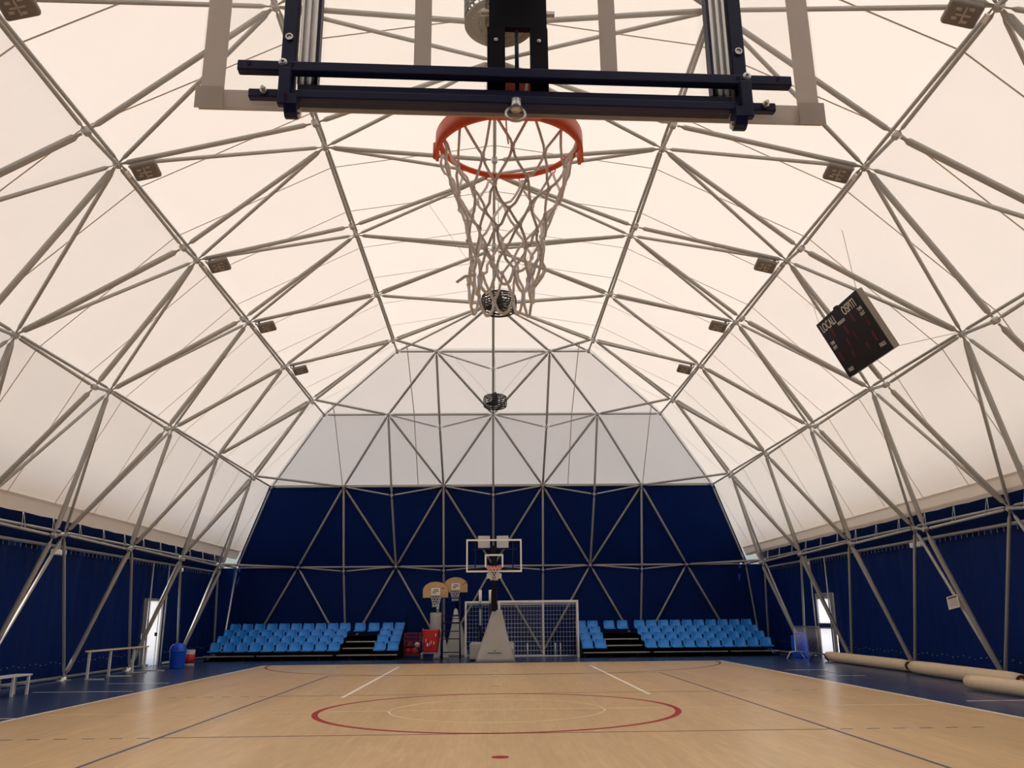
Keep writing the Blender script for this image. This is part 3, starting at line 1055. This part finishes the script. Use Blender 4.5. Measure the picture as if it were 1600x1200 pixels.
# ------------------------------------------------------------------ volleyball posts
for i, (x, y) in enumerate(((-0.51, 33.0), (-0.13, 33.05))):
    v = thing('volleyball_post', ('blue volleyball post with lettered sleeve and white top', 'volleyball post with white top behind the padded cover')[i], 'post', (x, y, 0), 0, 'volleyball posts by the far hoop')
    obj('pole', ntube([(0, 0, 0.004), (0, 0, 2.45)], 0.045, 10), 'navy', v, True)
    obj('white_top', ntube([(0, 0, 1.99), (0, 0, 2.50)], 0.062, 10), 'white', v, True)
    obj('base_plate', nbox(-0.16, 0.16, -0.2, 0.2, 0.003, 0.08, 0.02), 'navy', v)
    obj('stay', ntube([(-0.02, 0, 1.5), (-0.14, 0, 0.06)], 0.018, 6), 'navy', v, True)
    obj('stay', ntube([(0.02, 0, 1.5), (0.14, 0, 0.06)], 0.018, 6), 'navy', v, True)
    if i == 0:
        sl_ = obj('sleeve', nbox(-0.05, 0.05, -0.075, -0.05, 1.18, 1.84, 0.008), 'line_blue', v)
        for k in range(8):
            obj('sleeve_letter', nbox(-0.03, 0.03, -0.079, -0.0755, 1.23 + k * 0.072, 1.27 + k * 0.072), 'pad_white', sl_)

# ------------------------------------------------------------------ mini hoops
def mini(label, x, y, zb, yaw):
    g = thing('mini_basketball_hoop', label, 'basketball hoop', (x, y, 0), yaw, 'mini hoops by the far wall')
    w, h = 0.485, 0.60
    out = [(-w, 0.0), (w, 0.0), (w, h * 0.45)]
    for k in range(1, 12):
        t = PI * k / 12
        out.append((w * math.cos(t), h * 0.45 + h * 0.55 * math.sin(t)))
    out.append((-w, h * 0.45))
    bm = prism(out, 'y', -0.012, 0.012)
    bmesh.ops.translate(bm, vec=(0, -0.3, zb), verts=bm.verts)
    b = obj('backboard', bm, 'plank', g)
    o2 = [(a * 1.03, c * 1.04 - 0.012) for a, c in out]
    bm = prism(o2, 'y', 0.013, 0.03)
    bmesh.ops.translate(bm, vec=(0, -0.3, zb), verts=bm.verts)
    obj('board_rim', bm, 'black', b)
    sq = obj('white_square', nbox(-0.17, 0.17, -0.318, -0.313, zb + 0.10, zb + 0.36), 'white', b)
    for k, (a, c) in enumerate(((-0.08, 0.11), (-0.12, 0.13), (-0.12, 0.02))):
        obj('print_line', nbox(a, c, -0.320, -0.3185, zb + 0.28 - k * 0.06, zb + 0.31 - k * 0.06), 'ink', sq)
    rr = random.Random(int(x * 100))
    for k in range(9):
        px, pz = rr.uniform(0.2, 0.44), rr.uniform(0.05, 0.4)
        ln = rr.uniform(0.02, 0.06)
        obj('print_mark', prism([(px, pz), (px + ln, pz + ln * 0.3), (px + ln * 0.4, pz + ln)], 'y', -0.3145, -0.3125), 'ink', b).location = (0, 0, zb)
    rm = obj('rim', ntube([(0.2 * math.cos(t), -0.53 + 0.2 * math.sin(t), zb + 0.03) for t in [2 * PI * k / 24 for k in range(24)]], 0.011, 6, True), 'black', g, True)
    obj('net', small_net(0, -0.53, zb + 0.03, zb - 0.36, 0.2, 0.13, 10, 5, 0.008), 'cord_white', rm, True)
    obj('pole', ntube([(0, -0.28, zb + 0.1), (0.02, 0.05, zb - 0.05), (0.02, 0.10, 0.02)], 0.04, 8), 'black', g, True)
    return g
g = mini('small wooden fan-shaped hoop on a pole with grey cylinder padding', -2.28, 33.75, 2.24, R(8))
obj('pole_sleeve', ntube([(0.12, 0.09, 1.72), (0.12, 0.09, 2.0)], 0.055, 10), 'white', g, True)
obj('pole_band', ntube([(0.12, 0.09, 1.77), (0.12, 0.09, 1.80)], 0.057, 10), 'black', g, True)
obj('padding', lathe([(0, 1.0), (0.215, 1.0), (0.225, 1.04), (0.225, 1.66), (0.21, 1.69), (0, 1.69)], 20, 0.06, 0.10), 'grey_cover', g, True)
obj('base_cover', cover(0.30, 0.17, 0.34, 0.2, 0.75, 0.26, 0.10, 11, 0.04), 'grey_cover', g, True)
g = mini('taller small wooden fan-shaped hoop above a cone-shaped grey cover', -1.53, 35.75, 2.49, R(-3))
obj('base_cover', cover(0.50, 0.20, 0.45, 0.22, 1.25, 0.02, 0.15, 12, 0.035), 'grey_cover', g, True)
obj('pole_sleeve', lathe([(0, 1.2), (0.17, 1.2), (0.155, 1.28), (0.13, 1.5), (0.08, 1.78), (0.05, 1.85), (0, 1.85)], 16, -0.02, 0.06), 'pad_white', g, True)
for zz, rr in ((1.27, 0.163), (1.44, 0.143), (1.58, 0.122)):
    obj('pole_band', lathe([(rr, zz), (rr + 0.004, zz), (rr, zz + 0.03), (rr - 0.006, zz + 0.03)], 16, -0.02, 0.06), 'black', g, True)

# ------------------------------------------------------------------ referee stand
rs = thing('referee_stand', 'tall dark metal referee stand with ladder rungs', 'ladder', (-1.58, 32.1, 0))
for x, dy in ((-0.34, 0.0), (0.34, 0.0), (-0.34, 0.75), (0.34, 0.75)):
    pts = [(x, dy, 0.004), (x * (0.96 if dy == 0 else 0.9), 0.1 + dy * 0.5, 2.2 if dy == 0 else 1.3)]
    obj('leg', ntube(pts, 0.022, 8), 'navy', rs, True)
for z in (0.28, 0.75, 1.02, 1.32):
    obj('rung', ntube([(-0.34, 0.03, z), (0.34, 0.03, z)], 0.018, 8), 'navy', rs, True)
obj('platform', nbox(-0.34, 0.34, 0.05, 0.5, 1.28, 1.31), 'navy', rs)
obj('top_rail', ntube([(-0.33, 0.1, 2.2), (0.33, 0.1, 2.2)], 0.018, 8), 'navy', rs, True)
obj('guard_rail', ntube([(-0.33, 0.08, 1.55), (0.33, 0.08, 1.55)], 0.015, 8), 'navy', rs, True)

# ------------------------------------------------------------------ ball carts
ct = thing('ball_cart', 'bright red bag trolley on a grey wheeled frame', 'cart', (-2.31, 32.45, 0))
bmc = cover(0.25, 0.33, 0.24, 0.3, 0.80, 0, 0, 5, 0.05)
bmesh.ops.translate(bmc, vec=(0, 0, 0.28), verts=bmc.verts)
bag = obj('bag', bmc, 'red', ct, True)
fr = random.Random(4)
for k in range(7):
    x, z = fr.uniform(-0.2, 0.22), fr.uniform(0.5, 1.0)
    obj('bag_print', nbox(x - 0.012, x + 0.012, -0.325, -0.285, z - 0.06, z + 0.05), 'pad_white', bag).rotation_euler = (0, 0, 0)
obj('frame', ntube([(-0.33, -0.28, 0.26), (0.33, -0.28, 0.26), (0.33, 0.28, 0.26), (-0.33, 0.28, 0.26)], 0.018, 6, True), 'steel_light', ct, True)
for x in (-0.33, 0.33):
    for yy in (-0.28, 0.28):
        obj('leg', ntube([(x, yy, 0.10), (x, yy, 0.27)], 0.016, 6), 'steel_light', ct, True)
        bm = lathe([(0, -0.02), (0.06, -0.02), (0.07, 0), (0.06, 0.02), (0, 0.02)], 14)
        bmesh.ops.transform(bm, matrix=T((x, yy, 0.072)) @ Matrix.Rotation(PI / 2, 4, 'Y'), verts=bm.verts)
        obj('wheel', bm, 'lamp_grey', ct)
    obj('handle', ntube([(x, 0.28, 0.26), (x, 0.32, 1.12)], 0.014, 6), 'steel_light', ct, True)
c2 = thing('ball_cart', 'dark red mesh ball cart in the shade beside the stand', 'cart', (-3.08, 33.55, 0))
for x in (-0.29, 0.29):
    for yy in (-0.28, 0.28):
        obj('post', ntube([(x, yy, 0.004), (x, yy, 0.94)], 0.014, 6), 'darkred', c2, True)
bm = bmesh.new()
for z in (0.2, 0.35, 0.5, 0.65, 0.8, 0.94):
    tube(bm, [(-0.29, -0.28, z), (0.29, -0.28, z), (0.29, 0.28, z), (-0.29, 0.28, z)], 0.008, 4, True)
for k in range(11):
    x = -0.29 + 0.058 * k
    for yy in (-0.28, 0.28):
        tube(bm, [(x, yy, 0.2), (x, yy, 0.94)], 0.008, 4)
obj('basket', bm, 'darkred', c2)
obj('floor_panel', nbox(-0.29, 0.29, -0.28, 0.28, 0.14, 0.17), 'darkred', c2)
rb = random.Random(9)
for k, (x, yy, z, mm) in enumerate(((-0.15, -0.12, 0.29, 'red'), (0.10, -0.12, 0.29, 'orange'), (-0.02, 0.08, 0.29, 'red'), (0.16, 0.06, 0.50, 'pad_white'), (-0.10, 0.0, 0.52, 'darkred'))):
    bm = bmesh.new()
    bmesh.ops.create_uvsphere(bm, u_segments=16, v_segments=10, radius=0.115)
    bmesh.ops.translate(bm, vec=(-3.08 + x, 33.55 + yy, z), verts=bm.verts)
    tag(obj('ball', bm, mm, None, True), ('red ball in the dark cart, front left', 'orange ball in the dark cart, front', 'red ball in the middle of the dark cart', 'pale ball on top of the heap in the dark cart', 'dark red ball on the heap in the dark cart')[k], 'ball', 'balls in the cart')

# ------------------------------------------------------------------ stands of seats
def seat_mesh():
    bm = bmesh.new()
    prof = [(-0.36, 0.0), (-0.34, 0.03), (-0.22, 0.022), (-0.10, 0.015), (-0.02, 0.03), (0.02, 0.09), (0.045, 0.18), (0.06, 0.26), (0.066, 0.305), (0.066, 0.325)]
    wid = [0.205, 0.215, 0.222, 0.222, 0.218, 0.216, 0.212, 0.205, 0.190, 0.16]
    n = 8
    rows = []
    for (y, z), w in zip(prof, wid):
        row = []
        for k in range(n + 1):
            t = -1 + 2 * k / n
            e = abs(t) ** 3
            row.append(bm.verts.new((w * t, y - (0.05 * e if z > 0.05 else 0), z + (0.025 * e if z < 0.05 and y > -0.33 else 0))))
        rows.append(row)
    for a, b in zip(rows, rows[1:]):
        for k in range(n):
            bm.faces.new((a[k], a[k + 1], b[k + 1], b[k]))
    bmesh.ops.recalc_face_normals(bm, faces=bm.faces)
    bmesh.ops.solidify(bm, geom=list(bm.faces), thickness=0.022)
    me = bpy.data.meshes.new('seat')
    bm.to_mesh(me)
    bm.free()
    me.polygons.foreach_set('use_smooth', [True] * len(me.polygons))
    me.materials.append(M['seat'])
    return me
SEAT = seat_mesh()
def stand(label, sgn):
    g = thing('grandstand', label, 'grandstand', (0, 33.0, 0), 0, 'stands of seats at the far end')
    P = 0.492
    xo = [10.40 - P * k for k in range(10)]          # outer block of ten
    xi = [3.55, 4.05] if sgn > 0 else [3.80, 4.30]   # inner block of two
    xa = [4.72, 5.27] if sgn > 0 else [4.86, 5.42]
    if sgn < 0:
        xo = [10.46 - P * k for k in range(10)]
    RW, RZ = 0.77, 0.22
    for r in range(4):
        y, z = 0.42 + r * RW, 0.335 + r * RZ
        cols = xo + xi + (xa if r == 3 else [])
        for x in cols:
            inst('seat', SEAT, g, T((sgn * x, y, z)))
            # bracket under each seat
        lo, hi = min(xi) - 0.22, max(xo) + 0.3
        for a, b in ((min(xo) - 0.26, hi), (lo, max(xi) + 0.26)):
            q = sorted((sgn * a, sgn * b))
            obj('tread', nbox(q[0], q[1], r * RW, r * RW + RW, z - 0.17, z - 0.14), 'black', g)
            obj('seat_beam', nbox(q[0], q[1], y - 0.26, y - 0.18, z - 0.06, z - 0.015), 'black', g)
        q = sorted((sgn * (max(xi) + 0.26), sgn * (min(xo) - 0.26)))
        if r < 3:
            obj('aisle_step', nbox(q[0], q[1], r * RW + 0.05, r * RW + RW, z - 0.17, z - 0.14), 'black', g)
            obj('step_edge', nbox(q[0], q[1], r * RW + 0.02, r * RW + 0.05, z - 0.175, z - 0.13), 'steel_light', g)
        else:
            obj('seat_beam', nbox(q[0], q[1], y - 0.26, y - 0.18, z - 0.06, z - 0.015), 'black', g)
            obj('aisle_step', nbox(q[0], q[1], r * RW + 0.05, r * RW + RW, z - 0.17, z - 0.14), 'black', g)
        obj('riser', nbox(*sorted((sgn * lo, sgn * hi)), r * RW + 0.70, r * RW + 0.72, 0.02, z - 0.17), 'black', g)
    for a, b in ((10.75, 8.9), (8.8, 6.0), (5.85, 4.7), (4.55, min(xi) - 0.2)):
        obj('front_rail', nbox(*sorted((sgn * a, sgn * b)), -0.04, 0.0, 0.165, 0.20), 'steel_light', g)
    for k, x in enumerate((10.7, 9.3, 7.9, 6.5, 5.4, 4.4, min(xi) - 0.15)):
        obj('support_leg', nbox(sgn * x - 0.025, sgn * x + 0.025, 0.02, 0.07, 0.003, 0.2), 'black', g)
        obj('support_leg', nbox(sgn * x - 0.025, sgn * x + 0.025, 3.0, 3.05, 0.003, 0.82), 'black', g)
        obj('floor_skid', nbox(sgn * x - 0.03, sgn * x + 0.03, -0.05, 3.1, 0.002, 0.05), 'black', g)
    q = sgn * (lo - 0.015)
    obj('side_panel', prism([(0.1, 0.05), (3.1, 0.05), (3.1, 1.75), (2.7, 1.35), (0.1, 0.5)], 'x', q - 0.01, q + 0.01), 'black', g)
    return g
stand('stand of light blue plastic seats left of the hoops', -1)
stand('stand of light blue plastic seats right of the goals', 1)

# ------------------------------------------------------------------ white panels on the far wall column
for i, (x, lab) in enumerate(((-0.39, 'white rectangular panel behind the far backboard, left one'), (0.39, 'white rectangular panel behind the far backboard, right one'))):
    g = thing('wall_panel', lab, 'panel', (x, 35.9, 4.3), R(5 if x < 0 else -5), 'white panels behind the backboard')
    obj('housing', nbox(-0.25, 0.25, -0.04, 0.08, 0.0, 0.50, 0.012), 'white', g)
    obj('grille', nbox(-0.22, 0.22, -0.052, -0.041, 0.30, 0.36), 'navy', g)
    obj('bracket', nbox(-0.03, 0.03, 0.08, 0.32, 0.25, 0.30), 'steel', g)

# ------------------------------------------------------------------ ceiling fans in wire cages
def fan(label, x, y, z, disc):
    g = thing('ceiling_fan', label, 'fan', (x, y, z), 0, 'fans hanging along the ridge')
    rr = 0.40
    cage = bmesh.new()
    circ = lambda r, zz, n=32: [(r * math.cos(2 * PI * k / n), r * math.sin(2 * PI * k / n), zz) for k in range(n)]
    for zz, r in ((-0.20, 0.34), (-0.17, 0.385), (-0.10, 0.40), (-0.03, 0.40), (0.04, 0.40), (0.11, 0.40), (0.17, 0.385), (0.20, 0.34)):
        tube(cage, circ(r, zz), 0.016, 5, True)
    for k in range(12):
        t = 2 * PI * k / 12
        c, s_ = math.cos(t), math.sin(t)
        tube(cage, [(0.1 * c, 0.1 * s_, -0.205), (0.34 * c, 0.34 * s_, -0.20), (0.40 * c, 0.40 * s_, -0.12), (0.40 * c, 0.40 * s_, 0.12), (0.34 * c, 0.34 * s_, 0.20), (0.08 * c, 0.08 * s_, 0.21)], 0.009, 5)
    for r in (0.1, 0.18, 0.26):
        tube(cage, circ(r, -0.203), 0.008, 5, True)
        tube(cage, circ(r, 0.203), 0.008, 5, True)
    obj('cage', cage, 'fan_grey' if disc else 'wire_black', g, True)
    obj('motor', lathe([(0, -0.12), (0.09, -0.12), (0.11, -0.08), (0.11, 0.1), (0.07, 0.2), (0.05, 0.34), (0, 0.36)], 18), 'fan_grey' if disc else 'wire_black', g, True)
    for k in range(3):
        bm = nbox(0.08, 0.37, -0.07, 0.07, -0.006, 0.006)
        bmesh.ops.transform(bm, matrix=Matrix.Rotation(2 * PI * k / 3 + 0.3, 4, 'Z') @ T((0, 0, -0.03)) @ Matrix.Rotation(R(22), 4, 'X'), verts=bm.verts)
        obj('blade', bm, 'fan_grey' if disc else 'wire_black', g)
    if disc:
        for a, b in ((0.335, 0.41), (0.25, 0.322), (0.165, 0.237), (0.0, 0.153)):
            obj('louvre_ring', ring(bmesh.new(), 0, 0, -0.215, -0.209, max(a, 0.001), b, 0, 2 * PI, 48), 'fan_grey', g)
    obj('hanger', ntube([(0, 0, 0.34), (0, 0, 11.25 - z if y < 27 else 10.35 - z)], 0.008, 6), 'steel', g, True)
    yz = 11.0
    if not disc:
        for s_ in (-1, 1):
            obj('guy_wire', ntube([(s_ * 0.15, 0, 0.2), (s_ * 1.6 - x, -0.6, min(2.35, (10.9 if y < 26 else 10.45) - z))], 0.005, 4), 'rope', g)
    return g
fan('large grey slotted fan under the roof, half hidden by the near hoop', 0.02, 8.35, 8.38, True)
fan('black wire-cage fan under the ridge, seen through the tip of the net', 0.10, 18.3, 8.50, False)
fan('small black wire-cage fan at the far end of the ridge', 0.06, 28.4, 8.72, False)

# ------------------------------------------------------------------ floodlights along the vault
def floodlight(label, side, k):
    y = YR - (2 * k - 4) * B / 2            # bay plane of the node it hangs beside
    g = thing('floodlight', label, 'floodlight', (side * 6.10, y - 0.02, 9.07), 0, 'floodlights along the vault')
    g.rotation_euler = (R(-24), side * R(14), 0)
    b = obj('housing', nbox(-0.225, 0.225, -0.165, 0.165, -0.05, 0.07, 0.045, 3), 'lamp_grey', g, True)
    bm = bmesh.new()
    box(bm, -0.10, 0.10, -0.012, 0.012, -0.058, -0.049)
    box(bm, -0.012, 0.012, -0.11, 0.11, -0.058, -0.049)
    obj('heat_sink_cross', bm, 'lamp_pale', b)
    for px, py in ((-0.10, 0.05), (0.07, -0.09), (0.05, 0.08), (-0.09, -0.07)):
        obj('lens', nbox(px - 0.035, px + 0.035, py - 0.02, py + 0.02, -0.057, -0.049, 0.002), 'lamp_pale', b)
    obj('bracket', ntube([(side * 0.18, 0, 0.05), (side * 0.26, 0, 0.16), (side * 0.30, 0, 0.24)], 0.022, 6), 'steel', g, True)
    obj('clamp', nbox(side * 0.20 - 0.03, side * 0.20 + 0.03, -0.035, 0.035, 0.05, 0.24, 0.01), 'lamp_grey', g)
    obj('clip', nbox(side * 0.30 - 0.03, side * 0.30 + 0.03, -0.06, 0.06, -0.02, 0.03, 0.008), 'white', g)
    return g
ordn = {6: 'nearest', 5: 'second nearest', 4: 'third nearest', 3: 'fourth nearest', 2: 'farthest'}
for side, nm in ((-1, 'left'), (1, 'right')):
    for k in (2, 3, 4, 5, 6):
        floodlight('grey box floodlight on the %s side of the vault, %s of its row' % (nm, ordn[k]), side, k)

# ------------------------------------------------------------------ scoreboard
TLc = Vector((7.34, 18.0, 7.86)); TRc = Vector((7.34, 15.85, 7.86))
dn = Vector((0.63, 0, -1.25)); H = dn.length
ex = (TRc - TLc).normalized(); ez = -dn.normalized(); ey = ez.cross(ex)   # ey points out of the back
Wd = (TRc - TLc).length
ctrp = TLc + (TRc - TLc) / 2 + dn / 2
sb = thing('scoreboard', 'dark tilted scoreboard reading LOCALI and OSPITI hanging in the vault', 'scoreboard')
mw = Matrix.Identity(4)
for i in range(3):
    mw[i][0], mw[i][1], mw[i][2], mw[i][3] = ex[i], ey[i], ez[i], ctrp[i]
sb.matrix_world = mw
fs = 1 if ey.x > 0 else -1
bx = obj('case', nbox(-Wd / 2, Wd / 2, *sorted((0.006 * fs, 0.15 * fs)), -H / 2, H / 2, 0.01), 'score_side', sb)
face = obj('face', nbox(-Wd / 2, Wd / 2, *sorted((-0.004 * fs, 0.006 * fs)), -H / 2, H / 2), 'score', sb)
def stext(b, u, v, size, rot=0, sq=0.85):
    text(b, size, 'paper', face, T((u * Wd / 2, -0.008 * fs, v * H / 2)) @ Matrix.Rotation(PI / 2, 4, 'X') @ Matrix.Rotation(rot, 4, 'Z'), squeeze=sq)
stext('LOCALI', -0.55, 0.75, 0.27, 0, 0.80)
stext('OSPITI', 0.48, 0.75, 0.27, 0, 0.80)
stext('PERIODO', -0.05, 0.55, 0.10)
stext('TIME\nOUT', 0.78, 0.42, 0.11)
stext('TIME\nOUT', -0.80, 0.12, 0.11)
stext('FALLI', 0.78, -0.72, 0.12)
stext('FALLI', -0.74, -0.80, 0.12)
for u, v, w, h in ((0.12, 0.0, 0.07, 0.16), (-0.25, -0.05, 0.07, 0.16), (-0.32, -0.45, 0.09, 0.12), (0.30, -0.5, 0.09, 0.12), (0.78, 0.1, 0.06, 0.2), (0.70, -0.4, 0.10, 0.22), (-0.05, 0.28, 0.10, 0.2), (-0.8, -0.3, 0.10, 0.22), (-0.55, 0.45, 0.10, 0.2), (0.4, 0.45, 0.10, 0.2)):
    obj('digit', nbox(u * Wd / 2 - w / 2, u * Wd / 2 + w / 2, *sorted((-0.0065 * fs, -0.004 * fs)), v * H / 2 - h / 2, v * H / 2 + h / 2), 'led', face)
obj('siren', nbox(-0.16, -0.02, *sorted((0.05 * fs, 0.12 * fs)), H / 2, H / 2 + 0.05, 0.01), 'black', sb)
inv = mw.inverted()
for a, b in (((-Wd / 2 + 0.05, 0.05 * fs, H / 2), (7.5, 18.6, 9.0)), ((Wd / 2 - 0.05, 0.05 * fs, H / 2), (7.0, 15.4, 9.1)), ((Wd / 2, 0.14 * fs, -H / 2), (9.1, 15.4, 6.8)), ((-Wd / 2, 0.1 * fs, -H / 2), (9.05, 19.5, 6.8))):
    obj('cable', ntube([a, inv @ Vector(b)], 0.006, 5), 'steel', sb)

# ------------------------------------------------------------------ carpet rolls along the right wall
def roll(label, x0, y0, x1, y1, r, seed):
    g = thing('carpet_roll', label, 'carpet roll', (x0, y0, 0), 0, 'rolled floor coverings along the wall')
    d = Vector((x1 - x0, y1 - y0, 0))
    n = 14
    rnd = random.Random(seed)
    pts = [d * (k / n) + Vector((0, 0, r + 0.004)) for k in range(n + 1)]
    rad = [r * 0.86 if k in (0, n) else r * (1 - rnd.uniform(0, 0.03)) for k in range(n + 1)]
    obj('roll', ntube(pts, rad, 20), 'roll', g, True)
    for e, sg in ((pts[0], -1), (pts[-1], 1)):
        u = d.normalized() * sg
        obj('core', ntube([e - u * 0.01, e + u * 0.006], r * 0.72, 18), 'roll_core', g)
        obj('spiral', ntube([e + u * 0.004, e + u * 0.012], r * 0.34, 14), 'roll', g)
    return g
roll('long beige carpet roll starting at the right exit door', 11.0, 28.9, 10.95, 23.2, 0.155, 1)
roll('beige carpet roll in the middle, with its dark end showing', 10.76, 22.55, 10.50, 17.55, 0.165, 2)
roll('beige carpet roll nearest the court, cut by the picture edge', 9.62, 17.9, 9.75, 13.2, 0.145, 3)

# ------------------------------------------------------------------ crowd barrier, barrel, bins
cb = thing('crowd_barrier', 'steel crowd barrier with upright bars beside the right exit door', 'barrier', (10.50, 30.5, 0), R(2))
L = 2.2
obj('frame', ntube([(0, 0, 0.26), (0, 0, 1.02), (0, -0.06, 1.09), (0, -L + 0.06, 1.09), (0, -L, 1.02), (0, -L, 0.26)], 0.02, 8, True), 'steel_light', cb, True)
for k in range(1, 18):
    yb_ = -L * k / 18
    obj('bar', ntube([(0, yb_, 0.27), (0, yb_, 1.08)], 0.009, 6), 'steel_light', cb, True)
for i, yb_ in enumerate((0.03, -L + 0.25)):
    pts = [(-0.32, yb_, 0.006), (-0.17, yb_, 0.24), (0.17, yb_, 0.24), (0.32, yb_, 0.006)]
    obj('foot', ntube(pts, 0.02, 8), 'white' if i == 0 else 'navy', cb, True)
o = thing('barrel', 'blue plastic barrel behind the crowd barrier', 'barrel', (10.95, 31.3, 0))
obj('body', lathe([(0, 0.003), (0.26, 0.003), (0.28, 0.05), (0.29, 0.4), (0.28, 0.72), (0.25, 0.78), (0, 0.78)], 28), 'bin_blue', o, True)
obj('lid', lathe([(0, 0.78), (0.20, 0.78), (0.20, 0.84), (0.12, 0.88), (0, 0.88)], 28), 'bin_blue', o, True)
bn = thing('waste_bin', 'bright blue waste bin with domed lid beside the left exit door', 'bin', (-10.28, 28.95, 0))
obj('body', lathe([(0, 0.003), (0.22, 0.003), (0.235, 0.03), (0.25, 0.50), (0.26, 0.52), (0, 0.52)], 28), 'bin_blue', bn, True)
obj('rim', lathe([(0.262, 0.515), (0.275, 0.52), (0.275, 0.55), (0.262, 0.555)], 28), 'bin_blue', bn, True)
obj('lid', lathe([(0.255, 0.55), (0.255, 0.60), (0.235, 0.68), (0.18, 0.745), (0.09, 0.78), (0, 0.785)], 28), 'bin_blue', bn, True)
fm = bmesh.new(); box(fm, -0.09, 0.09, -0.262, -0.235, 0.58, 0.66); obj('flap', fm, 'bin_blue', bn)
b2 = thing('drum', 'small white and red drum next to the blue bin', 'drum', (-10.27, 30.05, 0))
obj('body', lathe([(0, 0.003), (0.17, 0.003), (0.17, 0.1), (0.17, 0.45), (0.175, 0.5), (0, 0.5)], 24), 'pad_white', b2, True)
obj('label_band', lathe([(0.172, 0.10), (0.1745, 0.10), (0.1745, 0.39), (0.172, 0.39)], 24), 'red', b2, True)
obj('lid', lathe([(0, 0.5), (0.18, 0.5), (0.18, 0.53), (0, 0.535)], 24), 'pad_white', b2, True)

# ------------------------------------------------------------------ barre and bench along the left wall
br_ = thing('exercise_barre', 'long wooden-topped exercise barre on pale legs by the left wall', 'barre', (-10.8, 23.75, 0))
obj('rail', nbox(-0.06, 0.06, -0.1, 3.95, 0.70, 0.745, 0.01), 'roll', br_)
for yy in (0.05, 1.35, 2.95, 3.85):
    obj('leg', nbox(-0.03, 0.03, yy - 0.03, yy + 0.03, 0.02, 0.70, 0.004), 'pad_white', br_)
    obj('foot', nbox(-0.05, 0.62 if yy in (1.35, 3.85) else 0.45, yy - 0.03, yy + 0.03, 0.003, 0.03, 0.004), 'pad_white', br_)
be = thing('bench', 'low pale bench by the left wall, cut by the picture edge', 'bench', (-10.2, 17.2, 0))
obj('seat', nbox(-0.17, 0.17, 0.0, 2.3, 0.385, 0.42, 0.008), 'pad_white', be)
for yy in (0.1, 1.6, 2.2):
    for xx in (-0.14, 0.14):
        obj('leg', nbox(xx - 0.025, xx + 0.025, yy - 0.025, yy + 0.025, 0.003, 0.385, 0.003), 'pad_white', be)
    obj('stretcher', nbox(-0.14, 0.14, yy - 0.015, yy + 0.015, 0.20, 0.235), 'pad_white', be)

# ------------------------------------------------------------------ small boxes and notice on the frame legs
for lab, p, w in (('pale emergency light box on the left frame leg nearest the camera', (-11.02, 21.9, 3.13), 0.62), ('small pale emergency light box by the left exit door', (-11.0, 30.45, 3.15), 0.4),
                  ('pale emergency light box on the right frame leg above the carpet rolls', (11.02, 22.05, 3.17), 0.62), ('small pale emergency light box by the right exit door', (11.0, 30.0, 3.15), 0.4)):
    g = thing('emergency_light', lab, 'light', p, 0, 'emergency light boxes')
    obj('housing', nbox(-0.05, 0.05, -w / 2, w / 2, 0, 0.12, 0.01), 'pad_white', g)
    obj('diffuser', nbox(-0.04, 0.04, -w / 2 + 0.03, w / 2 - 0.03, -0.015, 0.0), 'paper', g)
    obj('mount', nbox(-0.02, 0.02, -0.04, 0.04, 0.12, 0.34), 'steel', g)
pn = thing('notice', 'white paper notice taped to a frame leg on the right', 'notice', (10.96, 20.52, 1.60))
pn.rotation_euler = (R(-7), 0, 0)
obj('sheet', nbox(-0.012, -0.008, -0.26, 0.26, 0.0, 0.30), 'paper', pn)
obj('heading', nbox(-0.014, -0.012, -0.20, 0.20, 0.235, 0.275), 'line_darkred', pn)
for k in range(5):
    obj('print_line', nbox(-0.014, -0.012, -0.20, 0.16, 0.195 - k * 0.035, 0.205 - k * 0.035), 'lamp_grey', pn)
